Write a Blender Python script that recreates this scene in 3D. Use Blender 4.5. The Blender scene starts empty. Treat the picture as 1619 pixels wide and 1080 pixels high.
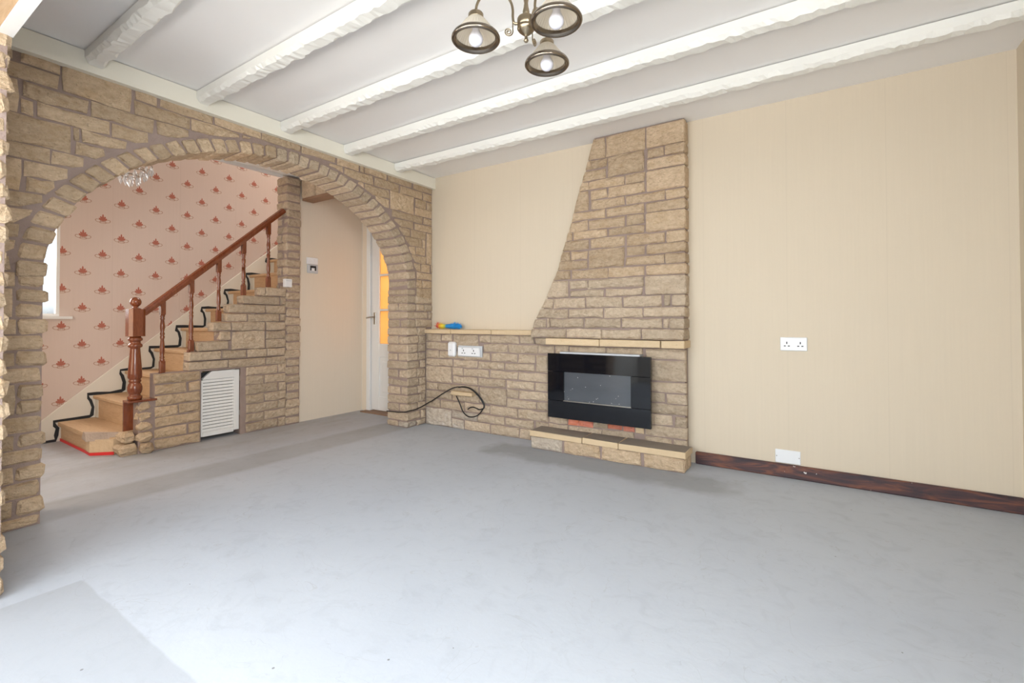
import bpy, math, random
from mathutils import Vector, Matrix
random.seed(7)
S = bpy.context.scene
COL = S.collection

# ------------------------------------------------------------------ camera
YAW, PIT, ROL, FPX = 2.15109508, 0.01460494, -0.00149161, 747.17562
_d = Vector((math.cos(YAW)*math.cos(PIT), math.sin(YAW)*math.cos(PIT), math.sin(PIT)))
_r = Vector((math.sin(YAW), -math.cos(YAW), 0)); _u = _r.cross(_d)
_r2 = _r*math.cos(ROL)+_u*math.sin(ROL); _u2 = -_r*math.sin(ROL)+_u*math.cos(ROL)
camd = bpy.data.cameras.new('camera'); cam = bpy.data.objects.new('camera', camd); COL.objects.link(cam)
camd.sensor_fit = 'HORIZONTAL'; camd.sensor_width = 36; camd.lens = FPX/1619*36
camd.shift_y = -(540-495.878)/1619; camd.clip_start = .02
M = Matrix((_r2, _u2, -_d)).transposed().to_4x4(); M.translation = (3.172505, -3.46989, .994843)
cam.matrix_world = M; S.camera = cam

# ------------------------------------------------------------------ world, daylight and added fill lamps, exposure
W = bpy.data.worlds.new('overcast_sky'); S.world = W; W.use_nodes = True
_wn = W.node_tree; _tc = _wn.nodes.new('ShaderNodeTexCoord'); _sx = _wn.nodes.new('ShaderNodeSeparateXYZ'); _cr = _wn.nodes.new('ShaderNodeValToRGB')
_wn.links.new(_tc.outputs['Generated'], _sx.inputs[0]); _wn.links.new(_sx.outputs[2], _cr.inputs[0]); _wn.links.new(_cr.outputs[0], _wn.nodes['Background'].inputs[0])
_cr.color_ramp.elements[0].position = 0; _cr.color_ramp.elements[0].color = (.22, .22, .2, 1); _cr.color_ramp.elements[1].position = .03; _cr.color_ramp.elements[1].color = (.86, .93, 1, 1)
W.node_tree.nodes['Background'].inputs[1].default_value = 1.6
def area(name, loc, target, sx, sy, power, col=(1,1,1)):
    l = bpy.data.lights.new(name, 'AREA'); l.shape = 'RECTANGLE'; l.size = sx; l.size_y = sy; l.energy = power; l.color = col
    o = bpy.data.objects.new(name, l); COL.objects.link(o); o.location = loc
    o.rotation_euler = (Vector(target)-Vector(loc)).to_track_quat('-Z', 'Y').to_euler(); return o
area('bay_window_daylight', (2.37, -5.5, 2.25), (2.3, -1.0, .5), 5.0, 2.8, 330, (.87, .935, 1))
area('ceiling_fill', (2.37, -5.6, .15), (1.3, -1.6, 2.3), 5.0, 1.8, 330, (1, .945, .88))  # added upward fill that brightens the ceiling and upper walls
area('arch_wall_fill', (4.9, -4.0, 1.9), (.3, -2.2, .8), 1.6, 1.9, 250, (.94, .97, 1))  # added fill from the right, evens out the light on the arch wall
area('bay_side_window_daylight', (.1, -3.85, 1.8), (3, -3.3, .9), .9, 1.8, 30, (.95, .975, 1))
area('hall_window_daylight', (-2.5, -2.6, 1.6), (-1, -2.3, .9), 1.0, 1.0, 30, (1, .95, .9))
area('stairwell_fill', (-1.65, .6, 4.5), (-1.7, -1.0, 1.5), 1.0, 1.4, 62, (1, .95, .91))  # added fill high over the stairs, no window behind it
area('hall_warm_fill', (-.75, -3.3, 1.25), (-.95, -.4, 1.2), .6, 1.4, 13, (1, .78, .56))  # added warm fill for the cream hall wall, no door behind it
area('kitchen_daylight', (-.6, .6, 1.3), (-.6, 0, 1.2), .8, 1.8, 7, (1, .93, .84))
vs = S.view_settings
vs.view_transform = 'Standard'; vs.look = 'None'; vs.gamma = 1; vs.use_curve_mapping = False; vs.exposure = 0.03
S.cycles.use_denoising = True
S.cycles.use_adaptive_sampling = True; S.cycles.adaptive_threshold = .02
S.cycles.max_bounces = 9; S.cycles.diffuse_bounces = 4; S.cycles.transparent_max_bounces = 12
S.cycles.sample_clamp_indirect = 6

# ------------------------------------------------------------------ materials
def nmat(name):
    m = bpy.data.materials.new(name); m.use_nodes = True; nt = m.node_tree
    b = nt.nodes['Principled BSDF']; return m, nt, b
class NT:
    def __init__(s, nt): s.nt = nt; s.L = nt.links
    def n(s, t, **k):
        x = s.nt.nodes.new(t)
        for a, v in k.items(): setattr(x, a, v)
        return x
    def put(s, sock, v):
        if hasattr(v, 'links') or hasattr(v, 'is_output'): s.L.new(v, sock)
        else: sock.default_value = v
    def m(s, op, a, b=0., c=None, clamp=False):
        x = s.n('ShaderNodeMath', operation=op); x.use_clamp = clamp
        s.put(x.inputs[0], a); s.put(x.inputs[1], b)
        if c is not None: s.put(x.inputs[2], c)
        return x.outputs[0]
    def pos(s): return s.n('ShaderNodeNewGeometry').outputs['Position']
    def obj(s): return s.n('ShaderNodeTexCoord').outputs['Object']
    def sep(s, v):
        x = s.n('ShaderNodeSeparateXYZ'); s.L.new(v, x.inputs[0]); return x.outputs
    def vmul(s, v, k):
        x = s.n('ShaderNodeVectorMath', operation='MULTIPLY'); s.L.new(v, x.inputs[0]); x.inputs[1].default_value = k; return x.outputs[0]
    def noise(s, v, sc, det=4, rough=.55, dist=0.):
        x = s.n('ShaderNodeTexNoise'); s.L.new(v, x.inputs['Vector']); x.inputs['Scale'].default_value = sc
        x.inputs['Detail'].default_value = det; x.inputs['Roughness'].default_value = rough; x.inputs['Distortion'].default_value = dist
        return x.outputs['Fac']
    def voro(s, v, sc, feat='F1', out='Distance'):
        x = s.n('ShaderNodeTexVoronoi', feature=feat); s.L.new(v, x.inputs['Vector']); x.inputs['Scale'].default_value = sc; return x.outputs[out]
    def ramp(s, f, stops):
        x = s.n('ShaderNodeValToRGB'); s.L.new(f, x.inputs[0]); e = x.color_ramp.elements
        while len(e) < len(stops): e.new(.5)
        for q, (p, c) in zip(e, stops):
            q.position = p; q.color = c if len(c) == 4 else (*c, 1)
        return x.outputs[0]
    def mix(s, f, a, b, mode='MIX'):
        x = s.n('ShaderNodeMix', data_type='RGBA', blend_type=mode); s.put(x.inputs[0], f)
        for i, v in ((6, a), (7, b)): s.put(x.inputs[i], v if hasattr(v, 'is_output') else (*v[:3], 1))
        return x.outputs[2]
    def bump(s, h, st=.3, dist=.01, nrm=None):
        x = s.n('ShaderNodeBump'); s.L.new(h, x.inputs['Height']); x.inputs['Strength'].default_value = st; x.inputs['Distance'].default_value = dist
        if nrm: s.L.new(nrm, x.inputs['Normal'])
        return x.outputs[0]
    def band(s, v, lo, hi, soft):   # 1 between lo and hi
        a = s.m('DIVIDE', s.m('SUBTRACT', v, lo), soft, clamp=True); b = s.m('DIVIDE', s.m('SUBTRACT', hi, v), soft, clamp=True)
        return s.m('MULTIPLY', a, b)
def simple(name, c, rough=.5, metal=0., bump=None, spec=.5, var=0.):
    m, nt, b = nmat(name); N = NT(nt)
    b.inputs['Roughness'].default_value = rough; b.inputs['Metallic'].default_value = metal; b.inputs['Specular IOR Level'].default_value = spec
    if var:
        f = N.noise(N.pos(), 3.5, 4)
        N.L.new(N.mix(f, [x*(1-var) for x in c], [min(1, x*(1+var)) for x in c]), b.inputs['Base Color'])
    else: b.inputs['Base Color'].default_value = (*c, 1)
    if bump: N.L.new(N.bump(N.noise(N.pos(), bump[0], 5), bump[1], bump[2]), b.inputs['Normal'])
    return m
def stone_mat(name, lo, hi, rust, rough=.85, st=.85, val=(.86, 1.14)):
    m, nt, b = nmat(name); N = NT(nt); p = N.pos()
    oi = N.n('ShaderNodeObjectInfo').outputs['Random']
    c = N.mix(N.m('MULTIPLY_ADD', N.noise(N.vmul(p, (1, 1, 1.5)), 24, 6, .74), 2.0, -.45, clamp=True), lo, hi)
    rf = N.m('MULTIPLY', N.m('SUBTRACT', N.noise(N.vmul(p, (1, 1, 2.2)), 7.5, 5, .6), .54, clamp=True), 3.2, clamp=True)
    c = N.mix(N.m('MULTIPLY', rf, .7), c, rust)
    pit = N.m('LESS_THAN', N.noise(p, 95, 2), .33)
    c = N.mix(N.m('MULTIPLY', pit, .35), c, [x*.45 for x in lo])
    h = N.n('ShaderNodeHueSaturation'); N.L.new(c, h.inputs['Color'])
    N.L.new(N.m('MULTIPLY_ADD', oi, val[1]-val[0], val[0]), h.inputs['Value']); N.L.new(h.outputs[0], b.inputs['Base Color'])
    b.inputs['Roughness'].default_value = rough; b.inputs['Specular IOR Level'].default_value = .25
    hh = N.m('ADD', N.noise(N.vmul(p, (1, 1, 1.7)), 26, 5, .68), N.m('MULTIPLY', N.voro(p, 34), .45))
    N.L.new(N.bump(hh, st, .03), b.inputs['Normal']); return m
MAT = {}
MAT['stone'] = stone_mat('tan_rockface_stone', (.45, .315, .195), (.72, .56, .395), (.47, .305, .15))
MAT['stone_grey'] = stone_mat('greyer_rockface_stone', (.435, .328, .228), (.70, .572, .43), (.45, .325, .20))
MAT['stone_white'] = stone_mat('white_splashed_stone', (.46, .37, .29), (.68, .6, .5), (.82, .8, .78))
MAT['stone_red'] = stone_mat('red_painted_brick', (.60, .17, .10), (.72, .30, .22), (.75, .20, .05), st=.5)
MAT['slab'] = stone_mat('smooth_sandstone', (.60, .45, .28), (.68, .53, .35), (.55, .37, .2), st=.12, val=(.95, 1.05))
def f_dusty():
    m, nt, b = nmat('sandstone_with_grimy_top'); N = NT(nt); p = N.pos()
    up = N.sep(N.n('ShaderNodeNewGeometry').outputs['True Normal'])[2]
    front = N.mix(N.noise(p, 14, 5), (.60, .45, .28), (.68, .53, .35)); top = N.mix(N.noise(p, 6, 5, .6), (.20, .165, .14), (.33, .28, .235))
    N.L.new(N.mix(N.m('GREATER_THAN', up, .8), front, top), b.inputs['Base Color']); b.inputs['Roughness'].default_value = .8; b.inputs['Specular IOR Level'].default_value = .25
    N.L.new(N.bump(N.noise(p, 30, 5), .15, .01), b.inputs['Normal']); return m
MAT['dusty_slab'] = f_dusty()
def f_mortar():
    m, nt, b = nmat('pinkish_mortar'); N = NT(nt); p = N.pos()
    c = N.mix(N.noise(p, 9, 5), (.29, .215, .185), (.40, .31, .275)); N.L.new(c, b.inputs['Base Color'])
    b.inputs['Roughness'].default_value = .95; b.inputs['Specular IOR Level'].default_value = .15
    N.L.new(N.bump(N.noise(p, 70, 5, .7), .6, .012), b.inputs['Normal']); return m
MAT['mortar'] = f_mortar()
def f_floor():
    m, nt, b = nmat('grey_screed_floor'); N = NT(nt); p = N.pos(); X, Y, Zz = N.sep(p)
    big = N.noise(p, .9, 5, .55, .6); fine = N.noise(p, 9, 6, .6, 1.2)
    c = N.mix(N.m('MULTIPLY_ADD', big, 1.5, -.25, clamp=True), (.43, .465, .525), (.515, .55, .605))
    c = N.mix(N.m('MULTIPLY', N.m('SUBTRACT', fine, .52, clamp=True), 1.7, clamp=True), c, (.36, .385, .43))
    wob = N.m('MULTIPLY', N.m('SUBTRACT', N.noise(p, 2.6, 4), .5), .5)
    xw = N.m('ADD', X, wob); yw = N.m('ADD', Y, wob)
    # worn brown-grey concrete of the hall, the strip where the carpet met under the arch
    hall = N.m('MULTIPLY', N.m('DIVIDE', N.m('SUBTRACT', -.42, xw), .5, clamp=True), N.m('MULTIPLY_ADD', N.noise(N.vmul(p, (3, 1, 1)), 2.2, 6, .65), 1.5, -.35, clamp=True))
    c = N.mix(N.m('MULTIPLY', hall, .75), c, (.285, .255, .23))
    strip = N.band(N.m('ADD', X, N.m('MULTIPLY', wob, .12)), -.42, -.02, .06)
    strip = N.m('MULTIPLY', strip, N.m('MULTIPLY_ADD', N.noise(p, 1.8, 4), .9, .1, clamp=True))
    c = N.mix(N.m('MULTIPLY', strip, .7), c, (.24, .225, .215))
    # shadow of the hearth painted darker into the screed, and the older bay patch in the corner
    he = N.m('MULTIPLY', N.band(N.m('ADD', Y, N.m('MULTIPLY', wob, .7)), -.62, -.2, .09), N.band(xw, .95, 2.75, .12))
    c = N.mix(N.m('MULTIPLY', he, .6), c, (.25, .255, .27))
    pa = N.m('MULTIPLY', N.m('DIVIDE', N.m('SUBTRACT', -2.845, N.m('ADD', Y, N.m('MULTIPLY', wob, .08))), .008, clamp=True), N.m('DIVIDE', N.m('SUBTRACT', X, .78), .01, clamp=True))
    c = N.mix(N.m('MULTIPLY', pa, .55), c, (.345, .36, .39))
    lines = N.m('LESS_THAN', N.m('ABSOLUTE', N.m('SUBTRACT', N.noise(p, 2.3, 3, .5, 2.4), .5)), .0025)
    c = N.mix(N.m('MULTIPLY', lines, .28), c, (.34, .345, .36))
    sp = N.m('MULTIPLY', N.m('LESS_THAN', N.voro(p, 5.5), .022), 1.)
    c = N.mix(N.m('MULTIPLY', sp, .75), c, (.13, .12, .11))
    N.L.new(c, b.inputs['Base Color']); N.L.new(N.m('MULTIPLY_ADD', fine, .25, .5), b.inputs['Roughness'])
    b.inputs['Specular IOR Level'].default_value = .3
    N.L.new(N.bump(N.m('ADD', N.noise(p, 22, 6, .6), N.m('MULTIPLY', big, 2)), .12, .01), b.inputs['Normal']); return m
MAT['floor'] = f_floor()
def f_cream(name, base, seams=True, streak=.035):
    m, nt, b = nmat(name); N = NT(nt); p = N.pos(); X, Y, Zz = N.sep(p)
    st = N.noise(N.vmul(p, (60, 60, 1.2)), 1.5, 4); bl = N.noise(p, 1.7, 4)
    c = N.mix(st, [x*(1-streak) for x in base], [x*(1+streak) for x in base]); c = N.mix(N.m('MULTIPLY', bl, .3), c, [x*.93 for x in base])
    if seams:
        fr = N.m('ABSOLUTE', N.m('SUBTRACT', N.m('FRACT', N.m('DIVIDE', N.m('SUBTRACT', X, .2345), .501)), .5))
        c = N.mix(N.m('MULTIPLY', N.m('LESS_THAN', fr, .004), .15), c, [x*.72 for x in base])
    N.L.new(c, b.inputs['Base Color']); b.inputs['Roughness'].default_value = .75; b.inputs['Specular IOR Level'].default_value = .25
    N.L.new(N.bump(N.m('ADD', st, N.noise(N.vmul(p, (1, 1, .25)), 120, 3)), .12, .004), b.inputs['Normal']); return m
MAT['cream'] = f_cream('cream_woven_wallpaper', (.70, .605, .475))
MAT['cream_hall'] = f_cream('pale_cream_hall_paint', (.78, .69, .57), False)
MAT['white_wall'] = simple('off_white_plaster', (.78, .75, .69), .8, bump=(40, .1, .005))
def f_pink():
    m, nt, b = nmat('pink_fleuron_wallpaper'); N = NT(nt); p = N.pos(); X, Y, Zz = N.sep(p)
    cy = N.m('DIVIDE', N.m('ADD', Y, 2.097), .133); col = N.m('ROUND', cy); fy = N.m('MULTIPLY', N.m('SUBTRACT', cy, col), .133)
    zz = N.m('ADD', N.m('DIVIDE', N.m('SUBTRACT', Zz, .793), .315), N.m('MULTIPLY', col, .5))
    fz = N.m('MULTIPLY', N.m('SUBTRACT', zz, N.m('ROUND', zz)), .315); ay = N.m('ABSOLUTE', fy)
    def ell(cx, cz, rx, rz, ang=0., ring=0.):
        dx = N.m('SUBTRACT', ay, cx); dz = N.m('SUBTRACT', fz, cz); ca, sa = math.cos(ang), math.sin(ang)
        a = N.m('ADD', N.m('MULTIPLY', dx, ca/rx), N.m('MULTIPLY', dz, sa/rx)); q = N.m('ADD', N.m('MULTIPLY', dx, -sa/rz), N.m('MULTIPLY', dz, ca/rz))
        d = N.m('ADD', N.m('MULTIPLY', a, a), N.m('MULTIPLY', q, q))
        return N.m('LESS_THAN', N.m('ABSOLUTE', N.m('SUBTRACT', d, 1.)), ring) if ring else N.m('LESS_THAN', d, 1.)
    red = ell(0, .021, .0066, .026)
    for e in (ell(.0105, .011, .0075, .017, -.42), ell(.0195, .001, .0068, .0125, -.75), ell(0, -.001, .021, .0125)): red = N.m('MAXIMUM', red, e)
    brn = ell(.034, -.013, .0185, .0125, .25, .36)
    for e in (ell(0, -.027, .022, .008, 0, .45), ell(.006, -.018, .005, .009)): brn = N.m('MAXIMUM', brn, e)
    base = N.mix(N.noise(N.vmul(p, (40, 40, 1)), 2, 3), (.615, .505, .445), (.655, .54, .48))
    seam = N.m('LESS_THAN', N.m('ABSOLUTE', N.m('SUBTRACT', N.m('FRACT', N.m('DIVIDE', N.m('ADD', Y, 2.16), .532)), .5)), .003)
    c = N.mix(N.m('MULTIPLY', seam, .25), base, (.4, .3, .25))
    c = N.mix(N.m('MULTIPLY', brn, .75), c, (.37, .20, .135)); c = N.mix(N.m('MULTIPLY', red, .9), c, (.40, .105, .065))
    N.L.new(c, b.inputs['Base Color']); b.inputs['Roughness'].default_value = .7; b.inputs['Specular IOR Level'].default_value = .25; return m
MAT['pink'] = f_pink()
def f_wood(name, c1, c2, axis=(1, 1, 1), rough=.35, sc=14, coat=0., ed=None):
    m, nt, b = nmat(name); N = NT(nt); p = N.pos()
    g = N.noise(N.vmul(p, axis), sc, 6, .6, 1.5); c = N.mix(N.m('MULTIPLY_ADD', g, 1.8, -.4, clamp=True), c1, c2)
    N.L.new(c, b.inputs['Base Color']); b.inputs['Roughness'].default_value = rough; b.inputs['Coat Weight'].default_value = coat
    N.L.new(N.bump(g, .08, .004), b.inputs['Normal']); return m
MAT['mahogany'] = f_wood('varnished_red_brown_wood', (.12, .026, .009), (.25, .068, .023), (6, 6, 1), .25, 10, .4)
MAT['pine'] = f_wood('bare_pine_boards', (.46, .29, .16), (.62, .43, .26), (1, 7, 7), .6, 8)
def f_skirt():
    m, nt, b = nmat('scuffed_dark_skirting'); N = NT(nt); p = N.pos()
    g = N.noise(N.vmul(p, (1, 6, 6)), 4, 6, .6, 1); c = N.ramp(g, [(.36, (.04, .027, .035)), (.5, (.085, .04, .04)), (.62, (.20, .075, .045))])
    chip = N.m('LESS_THAN', N.noise(p, 28, 3), .27); c = N.mix(chip, c, (.72, .70, .66))
    N.L.new(c, b.inputs['Base Color']); b.inputs['Roughness'].default_value = .45; return m
MAT['skirting'] = f_skirt()
MAT['ceiling'] = simple('white_ceiling_board', (.88, .865, .855), .85, var=.015)
MAT['beam'] = simple('cream_white_gloss_paint', (.86, .855, .815), .5, bump=(30, .12, .006))
MAT['plate'] = simple('cream_painted_timber', (.83, .80, .70), .55, var=.02)
MAT['white'] = simple('white_gloss_paint', (.80, .80, .79), .35)
MAT['stringer'] = simple('aged_white_paint', (.70, .66, .58), .45, var=.05)
MAT['plastic'] = simple('white_plastic', (.84, .85, .87), .3)
MAT['grey_plastic'] = simple('light_grey_plastic', (.55, .57, .60), .35)
MAT['dark'] = simple('dark_gap', (.02, .02, .022), .8)
MAT['black_paint'] = simple('black_adhesive', (.012, .014, .017), .55)
MAT['cable'] = simple('black_cable', (.012, .012, .014), .4)
MAT['red_tape'] = simple('red_carpet_edge', (.68, .03, .03), .5)
MAT['plaster'] = simple('broken_tan_plaster', (.60, .44, .28), .85, bump=(35, .6, .015), var=.2)
MAT['carpet_scrap'] = simple('grey_carpet_scrap', (.46, .36, .29), .95, bump=(80, .8, .01), var=.35)
MAT['threshold'] = simple('brown_threshold', (.27, .16, .10), .6, var=.2)
MAT['brass'] = simple('antique_brass', (.33, .265, .18), .3, 1.)
MAT['bronze'] = simple('dark_antique_bronze', (.235, .195, .155), .22, 1.)
MAT['steel'] = simple('worn_steel', (.45, .42, .38), .35, 1.)
MAT['bulb'] = simple('opal_bulb_glass', (.70, .70, .78), .25)
MAT['black_glass'] = simple('black_glass', (.004, .005, .008), .06, 0., spec=.5)
def f_firewin():
    m, nt, b = nmat('dusty_grey_viewing_glass'); N = NT(nt); p = N.pos(); X, Y, Zz = N.sep(p)
    c = N.mix(N.noise(N.vmul(p, (1, 1, 3)), 3, 4), (.06, .067, .08), (.105, .115, .13))
    sp = N.m('MULTIPLY', N.m('LESS_THAN', N.voro(p, 60), .16), N.m('GREATER_THAN', N.noise(p, 9, 2), .56))
    N.L.new(N.mix(sp, c, (.65, .66, .68)), b.inputs['Base Color']); b.inputs['Roughness'].default_value = .12; return m
MAT['fire_window'] = f_firewin()
def f_thin(name, tint, gloss=.12, rough=.02):
    m, nt, b = nmat(name); N = NT(nt); nt.nodes.remove(b)
    t = N.n('ShaderNodeBsdfTransparent'); t.inputs[0].default_value = (*tint, 1); g = N.n('ShaderNodeBsdfGlossy'); g.inputs['Roughness'].default_value = rough
    x = N.n('ShaderNodeMixShader'); x.inputs[0].default_value = gloss; N.L.new(t.outputs[0], x.inputs[1]); N.L.new(g.outputs[0], x.inputs[2])
    N.L.new(x.outputs[0], nt.nodes['Material Output'].inputs[0]); return m
MAT['pane'] = f_thin('clear_window_glass', (.97, .98, .98), .06)
def f_crystal():
    m, nt, b = nmat('clear_cut_crystal'); b.inputs['Base Color'].default_value = (.93, .95, 1, 1); b.inputs['Roughness'].default_value = .05
    b.inputs['Transmission Weight'].default_value = .45; b.inputs['IOR'].default_value = 1.6; return m
MAT['crystal'] = f_crystal()
def f_amber():
    m, nt, b = nmat('amber_textured_glass'); N = NT(nt); nt.nodes.remove(b); p = N.pos()
    t = N.n('ShaderNodeBsdfTranslucent'); N.L.new(N.mix(N.noise(p, 5, 3), (.93, .58, .26), (.96, .68, .38)), t.inputs[0])
    q = N.n('ShaderNodeBsdfTransparent'); q.inputs[0].default_value = (.9, .58, .28, 1)
    g = N.n('ShaderNodeBsdfGlossy'); g.inputs['Roughness'].default_value = .15
    x = N.n('ShaderNodeMixShader'); x.inputs[0].default_value = .15; N.L.new(t.outputs[0], x.inputs[1]); N.L.new(q.outputs[0], x.inputs[2])
    y = N.n('ShaderNodeMixShader'); y.inputs[0].default_value = .06; N.L.new(x.outputs[0], y.inputs[1]); N.L.new(g.outputs[0], y.inputs[2])
    N.L.new(y.outputs[0], nt.nodes['Material Output'].inputs[0]); return m
MAT['amber'] = f_amber()
def f_shade():
    m, nt, b = nmat('ribbed_frosted_shade_glass'); N = NT(nt); nt.nodes.remove(b)
    t = N.n('ShaderNodeBsdfTranslucent'); t.inputs[0].default_value = (.92, .87, .78, 1)
    d = N.n('ShaderNodeBsdfDiffuse'); d.inputs[0].default_value = (.80, .74, .64, 1); g = N.n('ShaderNodeBsdfGlossy'); g.inputs['Roughness'].default_value = .12
    q = N.n('ShaderNodeBsdfTransparent'); q.inputs[0].default_value = (.93, .90, .85, 1)
    def mx(f, a, c):
        x = N.n('ShaderNodeMixShader'); x.inputs[0].default_value = f; N.L.new(a, x.inputs[1]); N.L.new(c, x.inputs[2]); return x.outputs[0]
    N.L.new(mx(.1, mx(.3, mx(.45, t.outputs[0], d.outputs[0]), q.outputs[0]), g.outputs[0]), nt.nodes['Material Output'].inputs[0]); return m
MAT['shade'] = f_shade()
def f_duster():
    m, nt, b = nmat('rainbow_duster_fibres'); N = NT(nt); X, Y, Zz = N.sep(N.pos())
    c = N.ramp(N.m('DIVIDE', N.m('SUBTRACT', N.m('ADD', X, N.m('MULTIPLY', N.noise(N.pos(), 60, 2), .03)), .075), .31), [(.0, (.65, .06, .07)), (.12, (.70, .10, .09)), (.2, (.78, .45, .06)), (.34, (.82, .68, .05)), (.42, (.35, .5, .12)), (.48, (.03, .25, .6)), (.9, (.02, .28, .68))])
    N.L.new(c, b.inputs['Base Color']); b.inputs['Roughness'].default_value = .9; return m
MAT['duster'] = f_duster()

# ------------------------------------------------------------------ builders
WLOC = {}
def prop(o, label=None, cat=None, group=None, kind=None):
    if label: o['label'] = label
    if cat: o['category'] = cat
    if group: o['group'] = group
    if kind: o['kind'] = kind
    return o
def empty(name, loc, label=None, cat=None, group=None, kind=None):
    o = bpy.data.objects.new(name, None); COL.objects.link(o); o.location = loc; o.empty_display_size = .1
    WLOC[o.name] = Vector(loc); return prop(o, label, cat, group, kind)
def mk(name, vs, fs, mat, parent=None, smooth=False, label=None, cat=None, group=None, kind=None):
    vs = [Vector(v) for v in vs]
    lo = Vector([min(v[i] for v in vs) for i in range(3)]); hi = Vector([max(v[i] for v in vs) for i in range(3)])
    c = Vector(((lo.x+hi.x)/2, (lo.y+hi.y)/2, lo.z))
    me = bpy.data.meshes.new(name); me.from_pydata([v-c for v in vs], [], fs); me.validate(); me.update()
    if smooth: me.polygons.foreach_set('use_smooth', [True]*len(me.polygons))
    me.materials.append(MAT[mat] if isinstance(mat, str) else mat)
    o = bpy.data.objects.new(name, me); COL.objects.link(o); WLOC[o.name] = c
    if parent: o.parent = parent; o.location = c-WLOC[parent.name]
    else: o.location = c
    return prop(o, label, cat, group, kind)
class G:            # mesh gatherer for one object
    def __init__(s): s.v = []; s.f = []
    def add(s, v, f):
        k = len(s.v); s.v += [tuple(x) for x in v]; s.f += [tuple(i+k for i in q) for q in f]; return s
    def box(s, a, b, ch=0.):
        v, f = hexa_vf([[[(x, y, z) for z in (a[2], b[2])] for y in (a[1], b[1])] for x in (a[0], b[0])], ch) if ch else box_vf(a, b)
        return s.add(v, f)
    def lathe(s, c, prof, n=20, rot=0., ax=None, cap=True):
        """prof: (radius, height) along +z (or axis ax)"""
        v = []; f = []; m = len(prof)
        Q = ax.to_track_quat('Z', 'Y') if ax else None
        for r, h in prof:
            for i in range(n):
                a = rot+2*math.pi*i/n; p = Vector((r*math.cos(a), r*math.sin(a), h)); p = Q @ p if Q else p; v.append(Vector(c)+p)
        for j in range(m-1):
            for i in range(n): f.append((j*n+i, j*n+(i+1) % n, (j+1)*n+(i+1) % n, (j+1)*n+i))
        if cap and prof[0][0] > 1e-5: f.append(tuple(range(n-1, -1, -1)))
        if cap and prof[-1][0] > 1e-5: f.append(tuple((m-1)*n+i for i in range(n)))
        return s.add(v, f)
    def tube(s, pts, r, n=8):
        pts = [Vector(p) for p in pts]; v = []; f = []; prev = None
        for i, p in enumerate(pts):
            t = (pts[min(i+1, len(pts)-1)]-pts[max(i-1, 0)]).normalized()
            a = prev if prev else (Vector((0, 0, 1)) if abs(t.z) < .9 else Vector((1, 0, 0)))
            a = (a-t*a.dot(t)).normalized(); prev = a; b = t.cross(a); rr = r[i] if isinstance(r, (list, tuple)) else r
            for k in range(n): q = 2*math.pi*k/n; v.append(p+(a*math.cos(q)+b*math.sin(q))*rr)
        for i in range(len(pts)-1):
            for k in range(n): f.append((i*n+k, i*n+(k+1) % n, (i+1)*n+(k+1) % n, (i+1)*n+k))
        f.append(tuple(range(n-1, -1, -1))); f.append(tuple((len(pts)-1)*n+k for k in range(n)))
        return s.add(v, f)
    def prism(s, poly, fn, d0, d1):
        n = len(poly); v = [fn(a, b, d0) for a, b in poly]+[fn(a, b, d1) for a, b in poly]
        f = [tuple(range(n-1, -1, -1)), tuple(range(n, 2*n))]+[(i, (i+1) % n, n+(i+1) % n, n+i) for i in range(n)]
        return s.add(v, f)
    def out(s, name, mat, parent=None, smooth=False, **k): return mk(name, s.v, s.f, mat, parent, smooth, **k)
def box_vf(a, b):
    v = [(x, y, z) for x in (a[0], b[0]) for y in (a[1], b[1]) for z in (a[2], b[2])]
    return v, [(0, 1, 3, 2), (4, 6, 7, 5), (0, 4, 5, 1), (2, 3, 7, 6), (0, 2, 6, 4), (1, 5, 7, 3)]
def hexa_vf(P, ch, jit=0.):
    """chamfered hexahedron, P[i][j][k] corners"""
    P = [[[Vector(q) for q in r] for r in s] for s in P]
    L = [(P[1][0][0]-P[0][0][0]).length, (P[0][1][0]-P[0][0][0]).length, (P[0][0][1]-P[0][0][0]).length]
    t = [min(.32, ch/max(l, 1e-4)) for l in L]
    def tri(a, b, c):
        p = Vector()
        for i in (0, 1):
            for j in (0, 1):
                for k in (0, 1): p += P[i][j][k]*((a if i else 1-a)*(b if j else 1-b)*(c if k else 1-c))
        return p
    idx = {}; v = []
    for i in (0, 1):
        for j in (0, 1):
            for k in (0, 1):
                for ax in range(3):
                    w = [i, j, k]; w = [w[q] if q == ax else (t[q] if w[q] == 0 else 1-t[q]) for q in range(3)]
                    p = tri(*w)
                    if jit: p += Vector((random.uniform(-jit, jit), random.uniform(-jit, jit), random.uniform(-jit, jit)))
                    idx[i, j, k, ax] = len(v); v.append(p)
    f = []
    for ax in range(3):
        o = [q for q in range(3) if q != ax]
        for e in (0, 1):
            def g(a, b, x=ax):
                c = [0, 0, 0]; c[ax] = e; c[o[0]] = a; c[o[1]] = b; return idx[c[0], c[1], c[2], x]
            q = (g(0, 0), g(1, 0), g(1, 1), g(0, 1)); f.append(q if (e == 1) == (ax != 1) else q[::-1])
        for a in (0, 1):
            for b in (0, 1):
                def g(e, x):
                    c = [0, 0, 0]; c[ax] = e; c[o[0]] = a; c[o[1]] = b; return idx[c[0], c[1], c[2], x]
                f.append((g(0, o[0]), g(1, o[0]), g(1, o[1]), g(0, o[1])))
    for i in (0, 1):
        for j in (0, 1):
            for k in (0, 1): f.append(tuple(idx[i, j, k, q] for q in range(3)))
    # orient every face outward
    c = sum(v, Vector())/len(v); g = []
    for q in f:
        n = (v[q[1]]-v[q[0]]).cross(v[q[2]]-v[q[0]]); m = sum((v[i] for i in q), Vector())/len(q)
        g.append(q if n.dot(m-c) >= 0 else q[::-1])
    return v, g
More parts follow.
